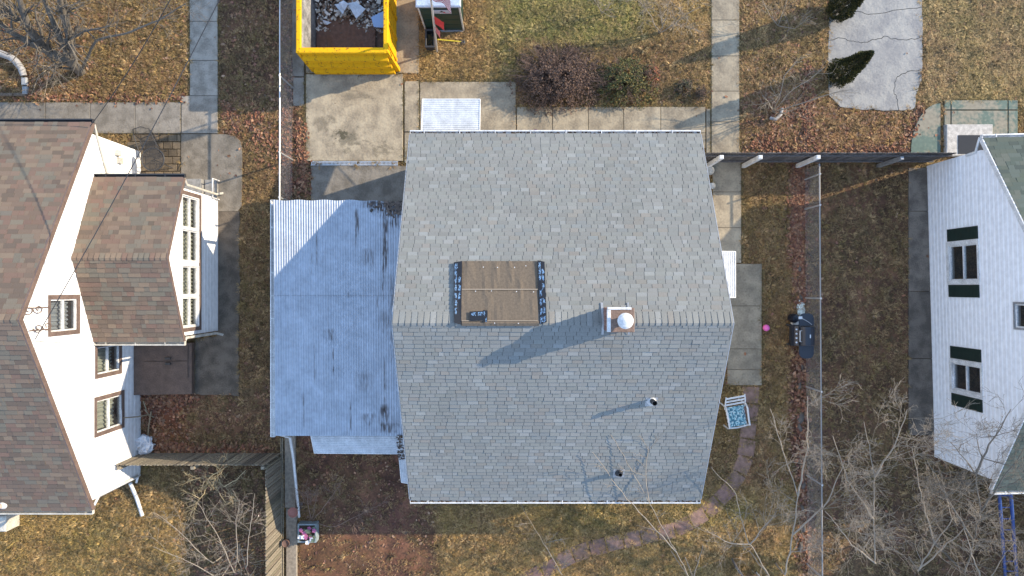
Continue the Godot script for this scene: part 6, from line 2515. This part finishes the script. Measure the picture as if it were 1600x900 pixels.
	# front middle: twigs of a bare tree by the street walk
	bare_tree("bare_shrub", "wispy pale bare shrub on front lawn beside concrete walk", g(1030, 52), [[[1030, 52, 0], [1042, 25, .9], [1046, -5, 1.6]], [[1030, 52, 0], [1020, 30, .8], [1000, 5, 1.4], [985, -20, 1.8]], [[1030, 52, 0], [1050, 40, .6], [1075, 20, 1.2], [1095, 10, 1.5]], [[1030, 52, 0], [1035, 40, .7], [1032, 10, 1.4]]], .018, M.bark_pale, 316, 2, 7, .6, .3, .9, "shrub")
	bare_tree("bare_shrub", "second wispy bare shrub on the front lawn near the top", g(940, 22), [[[940, 22, 0], [935, 5, .8], [925, -15, 1.3]], [[940, 22, 0], [952, 8, .6], [965, -8, 1.1]]], .014, M.bark_pale, 317, 1, 7, .45, .3, .9, "shrub")
	bare_tree("bare_shrub", "pale bare shrub with white cut branch in the leaf strip", g(1208, 175), [[[1208, 175, 0], [1222, 158, .8], [1240, 140, 1.3], [1262, 125, 1.7], [1290, 105, 2.0]], [[1208, 175, 0], [1200, 160, .7], [1190, 148, 1.1]], [[1208, 175, 0], [1225, 178, .5], [1245, 170, .9]], [[1208, 175, 0], [1218, 150, .9], [1225, 120, 1.4], [1245, 95, 1.8]], [[1208, 175, 0], [1240, 165, .8], [1290, 148, 1.4], [1330, 140, 1.7]]], .02, M.bark_pale, 318, 1, 9, .5, .3, .9, "shrub")
	var wl := MB.new()
	wl.tube([g(1201, 186) + Vector3(0, .12, 0), g(1208, 189) + Vector3(0, .2, 0), g(1217, 181) + Vector3(0, .15, 0), g(1220, 171) + Vector3(0, .12, 0)], [.05, .055, .05, .045], 8)
	solo("cut_branch", wl, mat(.48, .46, .44, .9, grain(21, 0.02, 0.6, 1.0, 0.06, 512, 0.1), 1.2), "bent pale cut branch lying in the leaf strip by the walk", "branch")
	bare_tree("bare_shrub", "sparse bare brush behind the leaf strip near street", g(1215, 40), [[[1215, 40, 0], [1225, 15, .8], [1235, -15, 1.4]], [[1215, 40, 0], [1200, 20, .8], [1190, -5, 1.3]], [[1215, 40, 0], [1240, 45, .6], [1260, 30, 1.1]]], .014, M.bark_pale, 319, 1, 8, .5, .3, .9, "shrub")
	# two cone evergreens
	cone_tree(g(1303, 22), "dark cone shaped evergreen at the pad's far end", 41)
	cone_tree(g(1303, 121), "dark cone shaped evergreen at the middle of the pad's edge", 42)
	# barberry, evergreen shrub, low plants
	leafy_shrub("barberry_bush", "wide dark reddish brown barberry bush before the front walk", g(872, 126), Vector3(1.35, .85, .98), [Color(.085, .050, .036), Color(.115, .068, .048), Color(.07, .045, .034), Color(.15, .095, .065)], 11000, .040, 51, 260)
	leafy_shrub("green_bush", "olive green bush with orange tips beside the barberry", g(975, 130), Vector3(.95, .65, .80), [Color(.06, .07, .022), Color(.10, .10, .03), Color(.045, .05, .018), Color(.16, .11, .03)], 5200, .040, 52, 90)
	leafy_shrub("orange_bush", "small bush with orange red leaves among lawn grass", g(1016, 122), Vector3(.30, .5, .42), [Color(.30, .09, .045), Color(.20, .10, .05), Color(.12, .09, .035)], 700, .035, 53, 30)
	leafy_shrub("low_plant", "small dark low plant with grey stones by walk corner", g(1068, 140), Vector3(.28, .35, .30), [Color(.05, .055, .025), Color(.12, .10, .06), Color(.07, .06, .035)], 700, .04, 54, 20)
	leafy_shrub("low_plant", "small brown low plant close to the street walk's edge", g(1095, 148), Vector3(.22, .3, .30), [Color(.08, .06, .04), Color(.12, .09, .055)], 500, .035, 55, 20)

func cone_tree(at: Vector3, label: String, sd: int):
	var t := placed("cone_evergreen", label, "tree", at, "cone evergreens beside the parking pad")
	var r := RandomNumberGenerator.new()
	r.seed = sd
	var mb := MB.new()
	mb.col = Color(.7, .6, .5)
	mb.tube([at, at + Vector3(0, 1.9, 0)], [.05, .015], 6)
	part(t, "trunk", mb, M.bark_grey)
	mb = MB.new()
	var Hc := 2.2
	for i in 15000:
		var y := pow(r.randf(), 1.35) * Hc
		var k := y / Hc
		var R := .43 * pow(1.0 - k, .75) * (1.0 + .06 * sin(k * 23.0 + sd)) * (.35 + .65 * smoothstep(0.0, .12, k)) + .015
		var a := r.randf() * TAU
		R *= 1.0 + .09 * sin(a * 3.0 + k * 9.0) + .06 * sin(a * 7.0 - k * 17.0)
		var rad := R * sqrt(r.randf_range(.25, 1.0))
		var p := at + Vector3(cos(a) * rad, .06 + y, sin(a) * rad)
		var d := (Vector3(cos(a), 1.1, sin(a)) + Vector3(r.randf() - .5, r.randf() - .5, r.randf() - .5) * .9).normalized()
		var l := r.randf_range(.035, .075)
		var s := d.cross(Vector3(r.randf() - .5, r.randf() - .5, r.randf() - .5)).normalized() * l * .22
		var f := r.randf_range(.6, 1.3)
		mb.col = Color(.028 * f, .036 * f, .012 * f)
		if r.randf() < .36: mb.col = Color(.125 * f, .115 * f, .028 * f)
		mb.quad(p, p + d * l * .5 + s, p + d * l, p + d * l * .5 - s)
	part(t, "crown", mb, M.leafy)

func leafy_shrub(called: String, label: String, at: Vector3, size: Vector3, cols: Array, n: int, leaf: float, sd: int, stems: int):
	var t := placed(called, label, "bush", at)
	var r := RandomNumberGenerator.new()
	r.seed = sd
	var mb := MB.new()
	var f := FastNoiseLite.new()
	f.seed = sd
	f.frequency = 1.2
	for i in stems:
		var a := r.randf() * TAU
		var k := sqrt(r.randf())
		var tip := at + Vector3(cos(a) * size.x * k * 1.25, size.y * (1.05 - .75 * k * k) * r.randf_range(.8, 1.15), sin(a) * size.z * k * 1.2)
		var base := at + Vector3(cos(a) * size.x * k * .25, 0, sin(a) * size.z * k * .25)
		var mid := base.lerp(tip, .55) + Vector3(r.randf_range(-.06, .06), .14, r.randf_range(-.06, .06))
		mb.col = Color(.13, .085, .065) * r.randf_range(.7, 1.5)
		mb.tube([base, mid, tip], [.010, .006, .003], 3, false)
		for j in 4:
			var p := mid.lerp(tip, r.randf())
			mb.tube([p, p + Vector3(r.randf_range(-.14, .14), r.randf_range(.0, .14), r.randf_range(-.14, .14))], [.004, .002], 3, false)
	part(t, "stems", mb, M.leafy)
	mb = MB.new()
	var made := 0
	var tries := 0
	while made < n and tries < n * 6:
		tries += 1
		var ra := sqrt(r.randf())
		var rb := r.randf() * TAU
		var q := Vector3(cos(rb) * ra, pow(r.randf(), .6), sin(rb) * ra)
		if r.randf() < smoothstep(.25, 1.0, ra) * .92: continue
		var wob := 1.12 + .75 * f.get_noise_2d(cos(rb) * 1.6 + 5.0, sin(rb) * 1.6)
		q.x *= wob
		q.z *= wob
		var top := 1.0 - .7 * (q.x * q.x + q.z * q.z)
		var p := at + Vector3(q.x * size.x, q.y * size.y * top, q.z * size.z)
		if f.get_noise_3d(p.x * 2.4, p.y * 2.4, p.z * 2.4) < -.06: continue
		made += 1
		var d := Vector3(r.randf() - .5, r.randf() - .3, r.randf() - .5).normalized() * leaf * r.randf_range(.7, 1.5)
		var s := d.cross(Vector3(r.randf() - .5, 1, r.randf() - .5)).normalized() * leaf * .55
		var c: Color = cols[r.randi() % cols.size()]
		mb.col = c * r.randf_range(.7, 1.35)
		mb.quad(p, p + d * .5 + s, p + d, p + d * .5 - s)
	part(t, "crown", mb, M.leafy)

func _ready():
	rng.seed = 1
	mask.resize(MW * MH)
	stage()
	materials()
	ground_regions()
	paving()
	main_house()
	carport()
	left_house()
	air_conditioner()
	right_house()
	garage()
	fences()
	dumpster()
	shed()
	flower_bunch(835, .75, "purple and pink artificial flowers on a stake by front wall", [Color(.20, .02, .06), Color(.62, .42, .45), Color(.10, .02, .08)], 1)
	flower_bunch(885, .55, "pale pink artificial flowers on a stake by front wall", [Color(.62, .50, .46), Color(.68, .62, .58)], 2)
	flower_bunch(993, .75, "yellow and blue artificial flowers on a stake by front wall", [Color(.60, .50, .10), Color(.08, .12, .28), Color(.65, .62, .5)], 3)
	wire_furniture()
	grill()
	left_yard()
	back_yard()
	trees()
	lawn()
	grass_and_leaves()
	joint_weeds()
	leaf_drifts()
